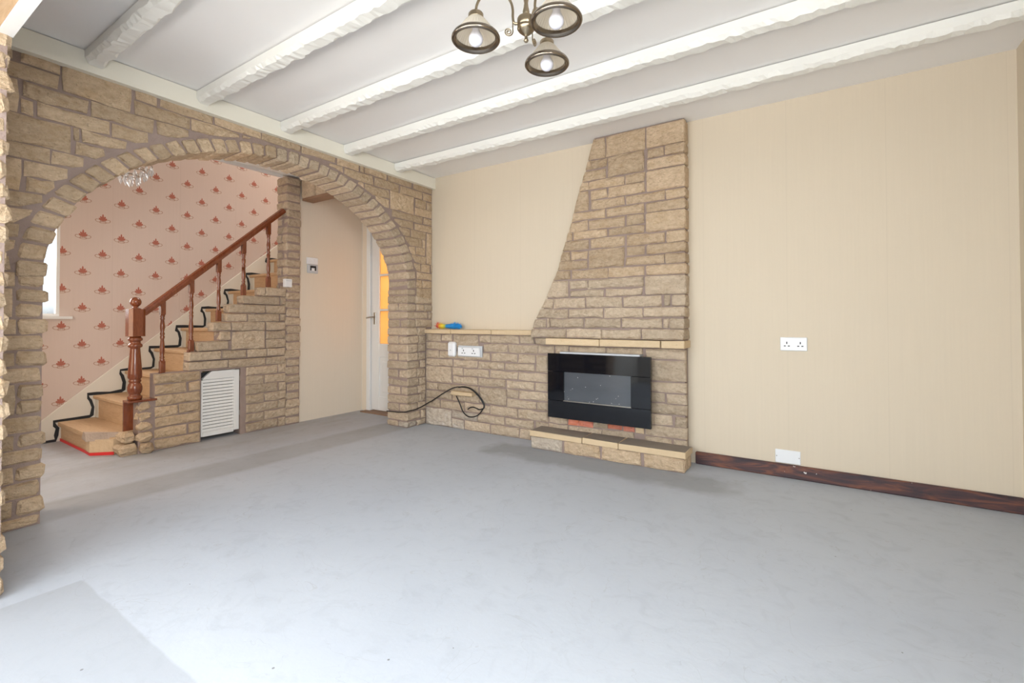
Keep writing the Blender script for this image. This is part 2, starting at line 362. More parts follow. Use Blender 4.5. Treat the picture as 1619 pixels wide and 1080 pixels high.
def hexa(name, parent, a, b, mat='stone', ch=.008, jit=.003, bulge=0., **k):
    v, f = hexa_vf([[[(x, y, z) for z in (a[2], b[2])] for y in (a[1], b[1])] for x in (a[0], b[0])], ch, jit)
    return mk(name, v, f, mat, parent, **k)
def boxo(name, a, b, mat, parent=None, ch=0., **k): return G().box(a, b, ch).out(name, mat, parent, **k)
def rock(parent, poly, fn, h, mat='stone', name='stone', back=-.02, rough=.005, **k):
    """rock-faced stone: poly (u,z) outline, fn(u,z,d) -> world with d outward, h how far it stands proud"""
    n0 = len(poly); pts = []
    for i in range(n0):
        a, b = poly[i], poly[(i+1) % n0]; l = math.hypot(b[0]-a[0], b[1]-a[1]); kk = 1 if n0 > 6 else max(1, min(3, round(l/.09)))
        for q in range(kk): t = q/kk; pts.append((a[0]+(b[0]-a[0])*t, a[1]+(b[1]-a[1])*t))
    n = len(pts); cu = sum(p[0] for p in pts)/n; cz = sum(p[1] for p in pts)/n
    ar = sum(pts[i][0]*pts[(i+1) % n][1]-pts[(i+1) % n][0]*pts[i][1] for i in range(n)); sg = 1 if ar > 0 else -1
    if sg < 0: pts.reverse()
    hgt = max(p[1] for p in pts)-min(p[1] for p in pts); wid = max(p[0] for p in pts)-min(p[0] for p in pts); sm = min(hgt, wid)
    def ins(d):
        r = []
        for i in range(n):
            a, b, c = pts[i-1], pts[i], pts[(i+1) % n]
            e1 = Vector((b[0]-a[0], b[1]-a[1])); e2 = Vector((c[0]-b[0], c[1]-b[1]))
            e1 = e1.normalized() if e1.length > 1e-6 else e1; e2 = e2.normalized() if e2.length > 1e-6 else e2
            m = Vector((-e1.y-e2.y, e1.x+e2.x)); m = m/max(.5, m.length) if m.length > 1e-6 else m
            s = 1/max(.6, math.sqrt(max(.0, (1+e1.dot(e2))/2))); r.append((b[0]+m.x*d*s, b[1]+m.y*d*s))
        return r
    J = lambda s: random.uniform(-s, s)
    r0 = [(a+J(rough), b+J(rough)) for a, b in pts]; v = [fn(a, b, back) for a, b in r0]+[fn(a, b, h*.45+J(.002)) for a, b in r0]
    i2 = ins(min(.012, sm*.2)); v += [fn(a+J(.003), b+J(.003), h*random.uniform(.8, 1.12)) for a, b in i2]
    v.append(fn(cu+J(wid*.12), cz, h*random.uniform(1.02, 1.35)))
    f = []
    for q in range(2):
        for i in range(n): f.append((q*n+i, q*n+(i+1) % n, (q+1)*n+(i+1) % n, (q+1)*n+i))
    for i in range(n): f.append((2*n+i, 2*n+(i+1) % n, 3*n))
    a, b, c = Vector(fn(0, 0, 0)), Vector(fn(1, 0, 0)), Vector(fn(0, 1, 0))
    if (b-a).cross(c-a).dot(Vector(fn(0, 0, 1))-a) < 0: f = [q[::-1] for q in f]
    return mk(name, v, f, mat, parent, smooth=False, **k)
def rect(u0, u1, z0, z1): return [(u0, z0), (u1, z0), (u1, z1), (u0, z1)]

# ------------------------------------------------------------------ stone courses (metres along each wall, course number, courses spanned)
CH_Z=[2.392,2.231,2.156,2.074,2.0,1.92,1.844,1.772,1.691,1.626,1.54,1.467,1.392,1.314,1.235,1.174,1.089,1.012,0.934,0.857,0.8]
CH=[('e',1.806,0,1),(1.815,2.11,0,1),(2.123,2.392,0,1),('e',1.691,1,1),(1.697,1.821,1,1),(1.827,2.107,1,2),(2.127,2.246,1,1),(2.258,2.392,1,1),('e',1.814,2,1),(2.127,2.392,2,1),('e',1.663,3,1),(1.67,1.958,3,1),(1.968,2.11,3,1),(2.121,2.392,3,2),('e',1.669,4,2),(1.688,1.822,4,1),(1.831,2.11,4,1),(1.692,1.959,5,1),(1.97,2.25,5,1),(2.258,2.392,5,1),('e',1.802,6,1),(1.82,2.104,6,1),(2.119,2.392,6,1),('e',1.66,7,1),(1.671,1.957,7,1),(1.972,2.104,7,1),(2.118,2.392,7,2),('e',1.53,8,1),(1.538,1.823,8,1),(1.832,2.102,8,1),('e',1.667,9,1),(1.684,1.956,9,1),(1.973,2.252,9,1),(2.262,2.392,9,1),('e',1.51,10,1),(1.517,1.66,10,1),(1.667,1.952,10,2),(1.968,2.103,10,1),(2.12,2.392,10,1),('e',1.652,11,1),(1.965,2.244,11,1),(2.254,2.392,11,1),('e',1.511,12,1),(1.522,1.82,12,1),(1.83,2.105,12,1),(2.115,2.392,12,1),('e',1.491,13,2),(1.506,1.656,13,1),(1.665,2.098,13,1),(2.109,2.392,13,2),(1.508,1.789,14,1),(1.809,2.089,14,1),('e',1.365,15,1),(1.374,1.645,15,1),(1.652,1.941,15,1),(1.949,2.232,15,1),(2.247,2.289,15,1),(2.304,2.387,15,1),('e',1.507,16,1),(1.516,1.803,16,1),(1.811,2.099,16,1),(2.108,2.389,16,1),('e',1.316,17,1),(1.327,1.353,17,1),(1.36,1.65,17,1),(1.658,1.945,17,1),(1.952,2.24,17,1),(2.25,2.29,17,1),(2.296,2.391,17,1),('e',1.502,18,1),(1.511,1.796,18,1),(1.803,2.097,18,1),(2.105,2.391,18,1)]
CH_MANTEL=[1.222,1.331,1.336,1.79,1.794,2.239,2.245,2.399]
LW_Z=[0.87,0.793,0.715,0.635,0.563,0.486,0.41,0.33,0.252,0.167,0.09,0.0]
LW=[(0.009,0.149,0,1),(0.162,0.287,0,1),(0.308,0.597,0,1),(0.612,0.728,0,1),(0.738,1.024,0,1),(1.039,1.175,0,1),(0.012,0.28,1,1),(0.66,0.909,1,1),(0.922,1.211,1,1),(1.219,1.365,1,1),(0.004,0.127,2,1),(0.137,0.429,2,1),(0.438,0.724,2,1),(0.737,1.012,2,1),(1.024,1.182,2,1),(1.195,1.311,2,2),(0.01,0.294,3,1),(0.305,0.588,3,1),(0.599,0.876,3,1),(0.89,1.178,3,1),(0.013,0.287,4,2),(0.301,0.42,4,1),(0.433,0.714,4,1),(0.73,1.015,4,1),(1.025,1.306,4,1),(0.301,0.586,5,1),(0.601,0.889,5,1),(0.898,1.179,5,1),(1.187,1.306,5,1),(0.01,0.112,6,1),(0.123,0.599,6,1),(0.612,0.897,6,2),(0.906,1.021,6,1),(1.032,1.31,6,1),(0.005,0.287,7,1),(0.301,0.603,7,1),(0.905,1.192,7,1),(1.202,1.31,7,1),(0.01,0.138,8,1),(0.15,0.433,8,1),(0.447,0.722,8,1),(0.732,1.014,8,1),(1.023,1.309,8,1),(0.003,0.283,9,2),(0.291,0.583,9,1),(0.592,0.878,9,1),(0.887,1.173,9,1),(1.187,1.309,9,1),(0.292,0.429,10,1),(0.44,0.726,10,1),(0.736,1.024,10,1),(1.037,1.139,10,1),(1.503,1.798,1,1),(1.814,2.09,1,1),(2.11,2.392,1,1),(2.146,2.392,2,2),(2.138,2.392,4,1),(2.138,2.242,5,1),(2.255,2.392,5,1),(2.137,2.392,6,1),(2.137,2.293,7,1),(2.313,2.392,7,1),(2.106,2.392,8,1),(2.105,2.291,9,1),(2.301,2.392,9,1)]
AW_Z=[2.32,2.24,2.16,2.077,1.997,1.925,1.855,1.78,1.697,1.62,1.541,1.462,1.387,1.31,1.232,1.155,1.083,1.009,0.929,0.852,0.774,0.693,0.617,0.541,0.456,0.379,0.3,0.222,0.141,0.058,0.0]
AW=[(-3.05,-2.905,0,1),(-2.878,-2.738,0,1),(-3.05,-2.74,1,1),(-2.727,-2.441,0,2),(-3.05,-2.882,2,2),(-2.871,-2.624,2,1),(-2.616,-2.332,2,1),(-2.317,-2.155,2,1),(-2.875,-2.827,3,1),(-2.815,-2.53,3,1),(-2.525,-2.357,3,1),(-3.05,-2.691,4,2),(-2.68,-2.657,4,1),(-2.651,-2.461,4,1),(-2.671,-2.556,5,1),(-2.422,-2.322,0,1),(-2.3,-2.014,0,1),(-2.426,-2.148,1,1),(-2.137,-1.853,1,1),(-1.837,-1.758,1,1),(-1.747,-1.669,1,1),(-2.006,-1.713,0,1),(-1.703,-1.412,0,1),(-1.406,-1.113,0,1),(-1.1,-0.883,0,1),(-0.875,-0.832,0,1),(-0.825,-0.586,0,1),(-0.569,-0.276,0,1),(-0.257,0.0,0,1),(-1.269,-1.179,1,1),(-1.168,-1.042,1,1),(-1.026,-0.737,1,1),(-0.722,-0.441,1,1),(-0.423,-0.139,1,1),(-0.126,0.0,1,1),(-0.967,-0.834,2,1),(-0.824,-0.553,2,1),(-0.542,-0.251,2,2),(-0.232,-0.087,2,1),(-0.07,0.0,2,1),(-0.703,-0.553,3,1),(-0.232,0.0,3,1),(-0.516,-0.134,4,1),(-0.119,0.0,4,1),(-0.516,-0.258,5,1),(-0.237,0.0,5,1),(-0.444,-0.301,6,1),(-0.288,-0.09,6,1),(-0.075,0.0,6,4),(-0.405,-0.143,7,1),(-0.13,-0.096,7,1),(-0.365,-0.232,8,1),(-0.223,-0.097,8,1),(-0.314,-0.084,9,1),(-0.287,-0.162,10,1),(-0.152,-0.03,10,1),(-0.015,0.0,10,1),(-0.276,-0.243,11,1),(-0.229,0.0,11,1),(-0.229,-0.14,12,1),(-0.13,0.0,12,1),(-0.229,0.0,13,2),(-0.214,-0.111,15,1),(-0.1,0.0,15,1),(-0.313,-0.059,16,1),(-0.041,0.0,16,1),(-0.224,-0.153,17,1),(-0.143,0.0,17,1),(-3.05,-2.772,6,1),(-2.764,-2.639,6,1),(-3.05,-2.871,7,2),(-2.862,-2.704,7,1),(-2.857,-2.714,8,1),(-3.05,-2.748,9,1),(-3.05,-2.789,10,1),(-3.05,-2.814,11,1),(-3.05,-2.83,12,1),(-3.05,-2.856,13,1)]
LP=[(14,-2.875,1),(15,-2.881,2),(17,-2.875,1),(18,None,1),(19,-2.878,1),(20,None,1),(21,-2.873,2),(23,None,1),(24,-2.87,1),(25,None,1),(26,-2.875,1),(27,None,1),(28,-2.872,1),(29,None,1)]
SW_Z=[1.305,1.222,1.144,1.062,0.987,0.906,0.827,0.744,0.665,0.588]
SW=[(-1.135,-1.082,0,1),(-1.077,-0.883,0,1),(-1.289,-0.95,1,1),(-0.935,-0.887,1,1),(-1.404,-1.086,2,1),(-1.071,-0.887,2,1),(-1.425,-1.247,3,1),(-1.235,-0.951,3,1),(-0.939,-0.886,3,1),(-1.529,-1.381,4,1),(-1.371,-1.085,4,1),(-1.072,-0.886,4,1),(-1.475,-1.385,5,1),(-1.069,-0.885,5,1),(-1.648,-1.402,6,1),(-1.069,-0.885,6,1),(-1.709,-1.465,7,1),(-1.453,-1.248,7,1),(-1.238,-1.068,7,1),(-1.057,-0.884,7,1),(-1.37,-1.081,5,2),(-1.711,-1.405,8,1),(-1.394,-1.078,8,1),(-1.069,-0.883,8,1)]
SWJ=[-1.249,-0.959,-0.95,-1.093,-1.08,-0.881,-0.871]

# ================================================================== LARGE STRUCTURE
H = 2.4
g = G(); g.add([(-2.15, -4.6, 0), (4.03, -4.6, 0), (4.03, .9, 0), (-2.15, .9, 0), (-2.15, -4.6, -.1), (4.03, -4.6, -.1), (4.03, .9, -.1), (-2.15, .9, -.1)],
      [(0, 1, 2, 3), (7, 6, 5, 4), (0, 4, 5, 1), (1, 5, 6, 2), (2, 6, 7, 3), (3, 7, 4, 0)])
g.out('floor', 'floor', label='bare grey screed floor with swirls and patches', kind='structure')
boxo('ceiling', (-.3, -3.33, H), (4.1, .1, H+.1), 'ceiling', label='white boarded ceiling between the painted beams', kind='structure')
boxo('wall_back', (-.3, 0, 0), (4.1, .12, H), 'cream', label='cream papered wall behind the stone fireplace', kind='structure')
wr = boxo('wall_right', (4.03, -3.3, 0), (4.15, 0, H), 'cream', label='cream papered wall at the right edge', kind='structure')

# ---- front wall with its bay (behind and beside the camera)
wf = empty('wall_front', (0, -3.2, 0), 'front wall with stone faced pier beside the bay window', kind='structure')
boxo('pier_core', (-.03, -3.33, 0), (.705, -3.05, H), 'mortar', wf)
boxo('bay_lintel', (.72, -3.33, 2.055), (4.03, -3.05, H), 'white_wall', wf)
boxo('lintel_edge', (.70, -3.075, 2.035), (4.03, -3.035, 2.12), 'white', wf)
boxo('lintel_soffit', (.72, -3.33, 2.04), (4.03, -3.076, 2.0545), 'pine', wf)
boxo('bay_ceiling', (.4, -4.7, 2.2), (4.15, -3.33, 2.3), 'ceiling', wf)
boxo('bay_sill_wall', (.4, -4.5, 0), (4.03, -4.38, .5), 'white_wall', wf)
boxo('bay_head', (.4, -4.5, 2.12), (4.03, -4.38, 2.25), 'white_wall', wf)
boxo('bay_cheek_lower', (.58, -4.4, 0), (.70, -3.33, .5), 'white_wall', wf)
boxo('bay_cheek_head', (.58, -4.4, 2.12), (.70, -3.33, 2.25), 'white_wall', wf)
boxo('bay_cheek_post', (.58, -4.4, .5), (.70, -4.28, 2.12), 'white_wall', wf)
boxo('bay_right_lower', (4.03, -4.6, 0), (4.15, -3.3, .5), 'white_wall', wf); boxo('bay_right_head', (4.03, -4.6, 2.12), (4.15, -3.3, H), 'white_wall', wf); boxo('bay_right_post', (4.03, -4.6, .5), (4.15, -4.4, 2.12), 'white_wall', wf)
def window(name, a, b, axis, nx, nz, label, t=.06):
    """white framed window filling the box a-b; axis = the thin axis"""
    w = empty(name, a, label, kind='structure'); lo = list(a); hi = list(b); h = 1-axis
    def piece(nm, u0, u1, z0, z1, mat, sh=0.):
        p = [0, 0, z0]; q = [0, 0, z1]; p[axis], q[axis] = lo[axis]+sh, hi[axis]-sh; p[h], q[h] = u0, u1; boxo(nm, p, q, mat, w)
    piece('frame_rail', lo[h], hi[h], lo[2], lo[2]+t, 'white'); piece('frame_rail', lo[h], hi[h], hi[2]-t, hi[2], 'white')
    W_ = (hi[h]-lo[h]-t)/nx; hz = (hi[2]-lo[2]-t)/nz
    for i in range(nx+1): piece('frame_stile', lo[h]+i*W_, lo[h]+i*W_+t, lo[2]+t, hi[2]-t, 'white')
    for i in range(nx):
        for j in range(1, nz): piece('glazing_bar', lo[h]+i*W_+t, lo[h]+(i+1)*W_, lo[2]+j*hz, lo[2]+j*hz+t, 'white')
        for j in range(nz): piece('pane', lo[h]+i*W_+t, lo[h]+(i+1)*W_, lo[2]+j*hz+t, lo[2]+(j+1)*hz, 'pane', (hi[axis]-lo[axis])*.45)
    return w
window('window_1', (.70, -4.46, .5), (4.03, -4.40, 2.12), 1, 4, 1, 'white framed bay window behind the viewer')
window('window_2', (.61, -4.28, .5), (.67, -3.33, 2.12), 0, 1, 1, 'white framed side light of the bay')
window('window_4', (4.06, -4.4, .5), (4.12, -3.3, 2.12), 0, 1, 1, 'unseen white framed side light added in the right bay cheek')  # unseen window, added to let in the right-hand fill lamp
def fn_end(u, z, d): return (.705+d, u, z)
def fn_py(u, z, d): return (u, -3.05+d, z)
for k in range(29):      # lit stones of the pier
    z0, z1 = .004+k*.0792, (k+1)*.0792-.005
    hexa('stone', wf, (.46+random.uniform(-.06, .06), -3.325, z0), (.716+random.uniform(-.008, .014), -3.043+random.uniform(-.004, .012), z1), 'stone', .016, .005)
    rock(wf, rect(0, .37, z0, z1), fn_py, .014)

# ---- the stone arch wall
AC, AA, AB, AS = -1.555, 1.228, .895, 1.25
EA, EB = 1.342, .985
def zarc(u, a, b):
    t = (u-AC)/a
    return -9. if abs(t) >= 1 else AS+b*math.sqrt(1-t*t)+.035*(u-AC)
YL, YR = -2.788, -.329
g = G(); xs0, xs1 = -.298, -.053
def colbox(y0, y1, za, zb, zt=H): g.add([(xs0, y0, za), (xs1, y0, za), (xs1, y1, zb), (xs0, y1, zb), (xs0, y0, zt), (xs1, y0, zt), (xs1, y1, zt), (xs0, y1, zt)],
        [(0, 3, 2, 1), (4, 5, 6, 7), (0, 1, 5, 4), (1, 2, 6, 5), (2, 3, 7, 6), (3, 0, 4, 7)])
colbox(-3.05, YL, 0, 0); colbox(YR, 0, 0, 0)
NS = 40; us = [YL+(YR-YL)*.5*(1-math.cos(math.pi*i/NS)) for i in range(NS+1)]
for i in range(NS):
    zz = [max(1.2, zarc(u, AA+.008, AB+.01)) for u in (us[i], us[i+1])]
    colbox(us[i], us[i+1], zz[0], zz[1])
wl = g.out('wall_left', 'mortar', label='rough tan stone wall pierced by a wide round-topped arch', kind='structure')
def fn_arch(u, z, d): return (xs1+d, u, z)
gap = .0045
def arch_stone(u0, u1, z0, z1):
    u0 += gap*.4; u1 -= gap*.4; z0 += gap; z1 -= gap; h = random.uniform(.009, .016)
    if max(zarc(u0+(u1-u0)*i/12, EA, EB) for i in range(13)) > z0:
        n = 12; top = []; bot = []
        for i in range(n+1):
            u = u0+(u1-u0)*i/n; lo = max(z0, zarc(u, EA, EB)+.011)
            if lo < z1-.012: top.append((u, z1)); bot.append((u, lo))
        if len(bot) < 3 or bot[-1][0]-bot[0][0] < .02: return
        def thin(l):
            if len(l) <= 4: return l
            k = [0, len(l)//3, 2*len(l)//3, len(l)-1]; return [l[i] for i in k]
        bot = thin(bot); poly = bot+[(bot[-1][0], z1), ((bot[0][0]+bot[-1][0])/2, z1), (bot[0][0], z1)]
    else: poly = rect(u0, u1, z0, z1)
    rock(wl, poly, fn_arch, h)
for u0, u1, zi, sp in AW:
    if zi >= 14 and u0 > -1: continue
    z1, z0 = AW_Z[zi], AW_Z[zi+sp]
    if u1 >= 0: u1 = -.004
    if u1-u0 > .01: arch_stone(u0, u1, z0, z1)
for zi, jy, sp in LP:        # left pier of the arch
    j = jy if jy is not None else -2.99
    if jy is not None: rock(wl, rect(-3.045, j-.011, AW_Z[zi+sp]+gap, AW_Z[zi]-gap), fn_arch, .016)
    for q in range(sp): hexa('quoin', wl, (-.305, j, AW_Z[zi+q+1]+.005), (-.038+random.uniform(-.006, .006), -2.782+random.uniform(-.012, .012), AW_Z[zi+q]-.005), 'stone', .012, .005)
RJ = [-.232, -.228, -.06, -.236, -.21, -.19, -.205, -.2, -.175, -.215, -.19, -.2, -.185, -.2, -.16, -.215, -.19]
for k, zi in enumerate(range(14, 30)):   # right pier of the arch
    z1, z0 = AW_Z[zi]-.005, AW_Z[zi+1]+.004; j = RJ[k]; end = -.004 if z0 > .86 else -.094; ex = random.uniform(-.009, .006)
    if k % 2 == 0: hexa('quoin', wl, (-.31, -.337+ex, z0), (-.04+random.uniform(-.004, .006), j, z1), 'stone_grey', .01, .004)
    else:
        sx = random.uniform(-.2, -.13)
        hexa('quoin', wl, (-.31, -.335+ex, z0), (sx-.008, -.24, z1), 'stone_grey', .01, .004)
        hexa('quoin', wl, (sx+.004, -.337+ex, z0), (-.04+random.uniform(-.004, .006), j, z1), 'stone_white' if z0 < .1 else 'stone_grey', .01, .004)
    if end-j > .03:
        if end-j > .15 and k % 3 == 1:
            q = j+(end-j)*random.uniform(.4, .6); rock(wl, rect(j+.01, q-.005, z0, z1), fn_arch, .017, 'stone_grey'); rock(wl, rect(q+.006, end, z0, z1), fn_arch, .017, 'stone_grey')
        else: rock(wl, rect(j+.01, end, z0, z1), fn_arch, .017, 'stone_grey')
hexa('quoin', wl, (-.31, -.338, 1.237), (-.038, -.236, 1.286), 'stone_grey', .01, .004)
# voussoirs at equal arc length
fine = [math.pi*i/2000 for i in range(2001)]; acc = [0.]
for i in range(2000):
    p = [(AA*math.cos(t), AB*math.sin(t)) for t in (fine[i], fine[i+1])]; acc.append(acc[-1]+math.hypot(p[0][0]-p[1][0], p[0][1]-p[1][1]))
def tat(s):
    import bisect
    return fine[min(2000, bisect.bisect_left(acc, s))]
NV = 41
def epoint(t, a, b): y = AC-a*math.cos(t); return y, AS+b*math.sin(t)+.035*(y-AC)
for i in range(NV):
    s0, s1 = acc[-1]*i/NV+.007, acc[-1]*(i+1)/NV-.007; t0, t1 = tat(s0), tat(s1); dz = random.uniform(-.006, .006); xf = -.038+random.uniform(-.006, .008)
    P = [[[None, None], [None, None]], [[None, None], [None, None]]]
    for xi, x in ((0, -.306+random.uniform(-.006, .006)), (1, xf)):
        for ti, t in ((0, t0), (1, t1)):
            for ri, (a, b) in ((0, (AA+dz, AB+dz)), (1, (EA-.010, EB-.010))):
                y, z = epoint(t, a, b); P[xi][ti][ri] = (x, y, z)
    v, f = hexa_vf(P, .009, .0035); mk('voussoir', v, f, 'stone' if i < 20 else 'stone_grey', wl)
boxo('trim_1', (-.045, -3.05, 2.29), (.0, -.002, H-.004), 'plate', label='cream painted timber plate on top of the stone arch wall', kind='structure')

# ---- ceiling beams, adzed along their lower edges
BY = [(-2.655, 'rough edged white ceiling beam nearest the bay, at top left'), (-2.133, 'white ceiling beam second from the bay, beside the brass chandelier'),
      (-1.6, 'middle one of the five white ceiling beams'), (-1.072, 'white ceiling beam second from the fireplace wall'), (-.54, 'white ceiling beam nearest the fireplace wall')]
for y0, lab in BY:
    v = []; f = []; n = 170; w = .078; w2 = random.uniform(0, 9)
    for i in range(n+1):
        x = .003+4.022*i/n; s = .0055*math.sin(x*31+w2+1.3*math.sin(x*7)); J = lambda k=.005: random.uniform(-k, k)
        v += [(x, y0, H-.006), (x, y0+J(.001), 2.352+s*.6+J()), (x, y0+.012+abs(s)+J(), 2.331+J(.004)), (x, y0+w-.012+s+J(), 2.329+J(.003)), (x, y0+w+s*.7+J(.002), 2.345+s+J()), (x, y0+w, H-.006)]
    for i in range(n):
        for k in range(5): f.append((i*6+k, i*6+k+1, i*6+7+k, i*6+6+k))
        f.append((i*6+5, i*6, i*6+6, i*6+11))
    f += [(5, 4, 3, 2, 1, 0), tuple(n*6+k for k in range(6))]
    mk('ceiling_beam', v, f, 'beam', label=lab, cat='beam', group='white ceiling beams')

# ---- hall beyond the arch
wh = empty('wall_hall', (-2.15, -1.5, 0), 'pink wallpaper wall with red fleurons beside the stairs', kind='structure')
WY0, WY1, WZ0, WZ1 = -2.96, -2.243, 1.035, 1.95
boxo('wall_panel', (-2.3, -3.45, 0), (-2.15, WY0, 4.8), 'pink', wh); boxo('wall_panel', (-2.3, WY1, 0), (-2.15, 2.6, 4.8), 'pink', wh)
boxo('wall_panel', (-2.3, WY0, 0), (-2.15, WY1, WZ0), 'pink', wh); boxo('wall_panel', (-2.3, WY0, WZ1), (-2.15, WY1, 4.8), 'pink', wh)
window('window_3', (-2.20, WY0, WZ0), (-2.152, WY1, WZ1), 0, 1, 1, 'bright white hall window beside the left stone pier', .022)
boxo('trim_2', (-2.152, WY0-.03, WZ0-.022), (-2.115, WY1+.075, WZ0), 'white', label='white sill board of the hall window', kind='structure')
boxo('wall_hall_front', (-2.3, -3.57, 0), (-.03, -3.45, 4.8), 'white_wall', label='front wall of the hall', kind='structure')
boxo('wall_hall_inner', (-1.20, -.735, 0), (-1.13, .03, H), 'cream_hall', label='cream hall wall between stone column and glazed door', kind='structure')
boxo('wall_stairwell', (-1.20, -3.45, H), (-1.15, 2.6, 4.8), 'white_wall', label='upper wall of the stairwell', kind='structure')
boxo('wall_stairwell_inner', (-1.20, .03, 0), (-1.13, 2.6, H), 'white_wall', label='wall behind the stairs', kind='structure')
boxo('wall_stairwell_end', (-2.3, 2.6, 0), (-1.13, 2.72, 4.8), 'white_wall', label='far end of the stairwell', kind='structure')
boxo('ceiling_stairwell', (-2.3, -3.57, 4.8), (-1.13, 2.72, 4.9), 'ceiling', label='ceiling over the stairs', kind='structure')
boxo('ceiling_hall', (-1.15, -3.57, H), (-.3, .2, H+.1), 'ceiling', label='white ceiling of the hall', kind='structure')
boxo('trim_3', (-1.165, -3.4, H-.03), (-1.14, -.9, H+.06), 'white', label='white edge board of the stairwell opening', kind='structure')
we = empty('wall_hall_end', (-.7, .03, 0), 'end wall of the hall around the glazed door', kind='structure')
DX0, DX1, DZ = -.985, -.215, 1.98
boxo('wall_panel', (-1.13, .035, 0), (DX0-.06, .12, H), 'cream_hall', we); boxo('wall_panel', (DX1+.06, .035, 0), (-.3+.2, .12, H), 'cream_hall', we)
boxo('wall_panel', (DX0-.06, .035, DZ+.06), (DX1+.06, .12, H), 'cream_hall', we)

# ---- door to the next room
d1 = empty('door_1', (-.6, .06, 0), 'white door with amber glass panes at the end of the hall', kind='structure')
boxo('door_frame', (DX0-.06, .02, 0), (DX0-.004, .12, DZ+.06), 'white', d1, .004); boxo('door_frame', (DX1+.004, .02, 0), (DX1+.06, .12, DZ+.06), 'white', d1, .004)
boxo('door_frame', (DX0-.004, .02, DZ+.004), (DX1+.004, .12, DZ+.06), 'white', d1, .004)
yA, yB = .045, .085; zs = [.02, .70, .745, 1.105, 1.118, 1.485, 1.498, 1.86, DZ]
boxo('stile', (DX0, yA, .02), (-.865, yB, DZ), 'white', d1, .003); boxo('stile', (-.335, yA, .02), (DX1, yB, DZ), 'white', d1, .003)
for z0, z1, nm in ((.02, .17, 'rail'), (.60, .745, 'rail'), (1.86, DZ, 'rail'), (1.100, 1.122, 'glazing_bar'), (1.480, 1.502, 'glazing_bar')): boxo(nm, (-.865, yA, z0), (-.335, yB, z1), 'white', d1, .003)
for z0, z1 in ((.745, 1.10), (1.122, 1.48), (1.502, 1.86)): boxo('pane', (-.865, .062, z0), (-.335, .067, z1), 'amber', d1)
boxo('lower_panel', (-.865, .058, .17), (-.335, .075, .60), 'white', d1); boxo('panel_field', (-.825, .048, .215), (-.375, .06, .555), 'white', d1, .012)
hd = boxo('handle_plate', (-.948, .037, .955), (-.912, .046, 1.085), 'steel', d1, .003)
G().tube([(-.93, .04, 1.035), (-.93, .005, 1.035), (-.935, -.003, 1.035), (-.985, -.006, 1.03), (-1.01, -.006, 1.026)], .008, 8).out('lever', 'steel', d1, True)
boxo('trim_4', (DX0-.06, -.06, 0), (DX1+.06, .1, .012), 'threshold', label='brown threshold strip under the glazed door', kind='structure')
boxo('baseboard_right', (2.43, -.022, 0), (4.03, 0, .085), 'skirting', ch=.006, label='scuffed dark brown skirting board right of the hearth', kind='structure')

# ================================================================== FIREPLACE
# ---- low stone wall left of and below the chimney
def fn_low(u, z, d): return (u, -.088-d, z)
lw = G().box((-.05, -.088, 0), (2.38, -.001, .80)).box((-.05, -.088, .80), (1.19, -.001, .872)).out('low_stone_wall', 'mortar', label='low tan stone wall with coping, running under the chimney breast', cat='stone wall')
FX0, FX1, FZ0, FZ1 = 1.364, 2.176, .239, .738
for u0, u1, zi, sp in LW:
    z1, z0 = LW_Z[zi]-gap, LW_Z[zi+sp]+gap
    if zi == 0 and u0 == .308: z0 -= .06
    if u0 < .02: u0 = -.034
    if zi >= 9 and u0 < 1.2 and u1 > 1.14: u1 = min(u1, 1.31)
    rock(lw, rect(u0+.002, u1-.001, z0+.0015, z1-.0015), fn_low, random.uniform(.012, .02), 'stone_white' if zi >= 9 and u1 < .6 else 'stone_grey')
rock(lw, rect(.30, .35, .72, .788), fn_low, .012, 'stone_grey'); rock(lw, rect(1.38, 1.49, .72, .788), fn_low, .014, 'stone_grey')
for u0, u1, z0, z1, mt in ((1.32, 1.485, .172, .245, 'stone_grey'), (1.32, 1.485, .095, .162, 'stone_grey'), (1.492, 1.575, .172, .25, 'stone_red'), (1.58, 1.695, .176, .25, 'stone_red'), (1.702, 1.812, .178, .25, 'stone_grey'),
        (1.818, 1.93, .18, .25, 'stone_red'), (1.936, 2.022, .18, .25, 'stone_red'), (2.03, 2.095, .172, .245, 'slab'), (1.495, 1.58, .1, .166, 'stone_grey'), (1.586, 1.765, .1, .168, 'stone_grey'), (1.773, 2.022, .1, .172, 'stone_grey')):
    rock(lw, rect(u0, u1, z0, z1), fn_low, .013, mt, name='brick' if mt == 'stone_red' else 'stone')
boxo('ledge_stone', (.333, -.165, .318), (.575, -.09, .352), 'slab', lw, .006)
for u0, u1 in ((-.03, .296), (.302, .757), (.763, 1.19)):
    hexa('coping_slab', lw, (u0, -.128, .873), (u1, -.003, .912), 'slab', .004, .001)
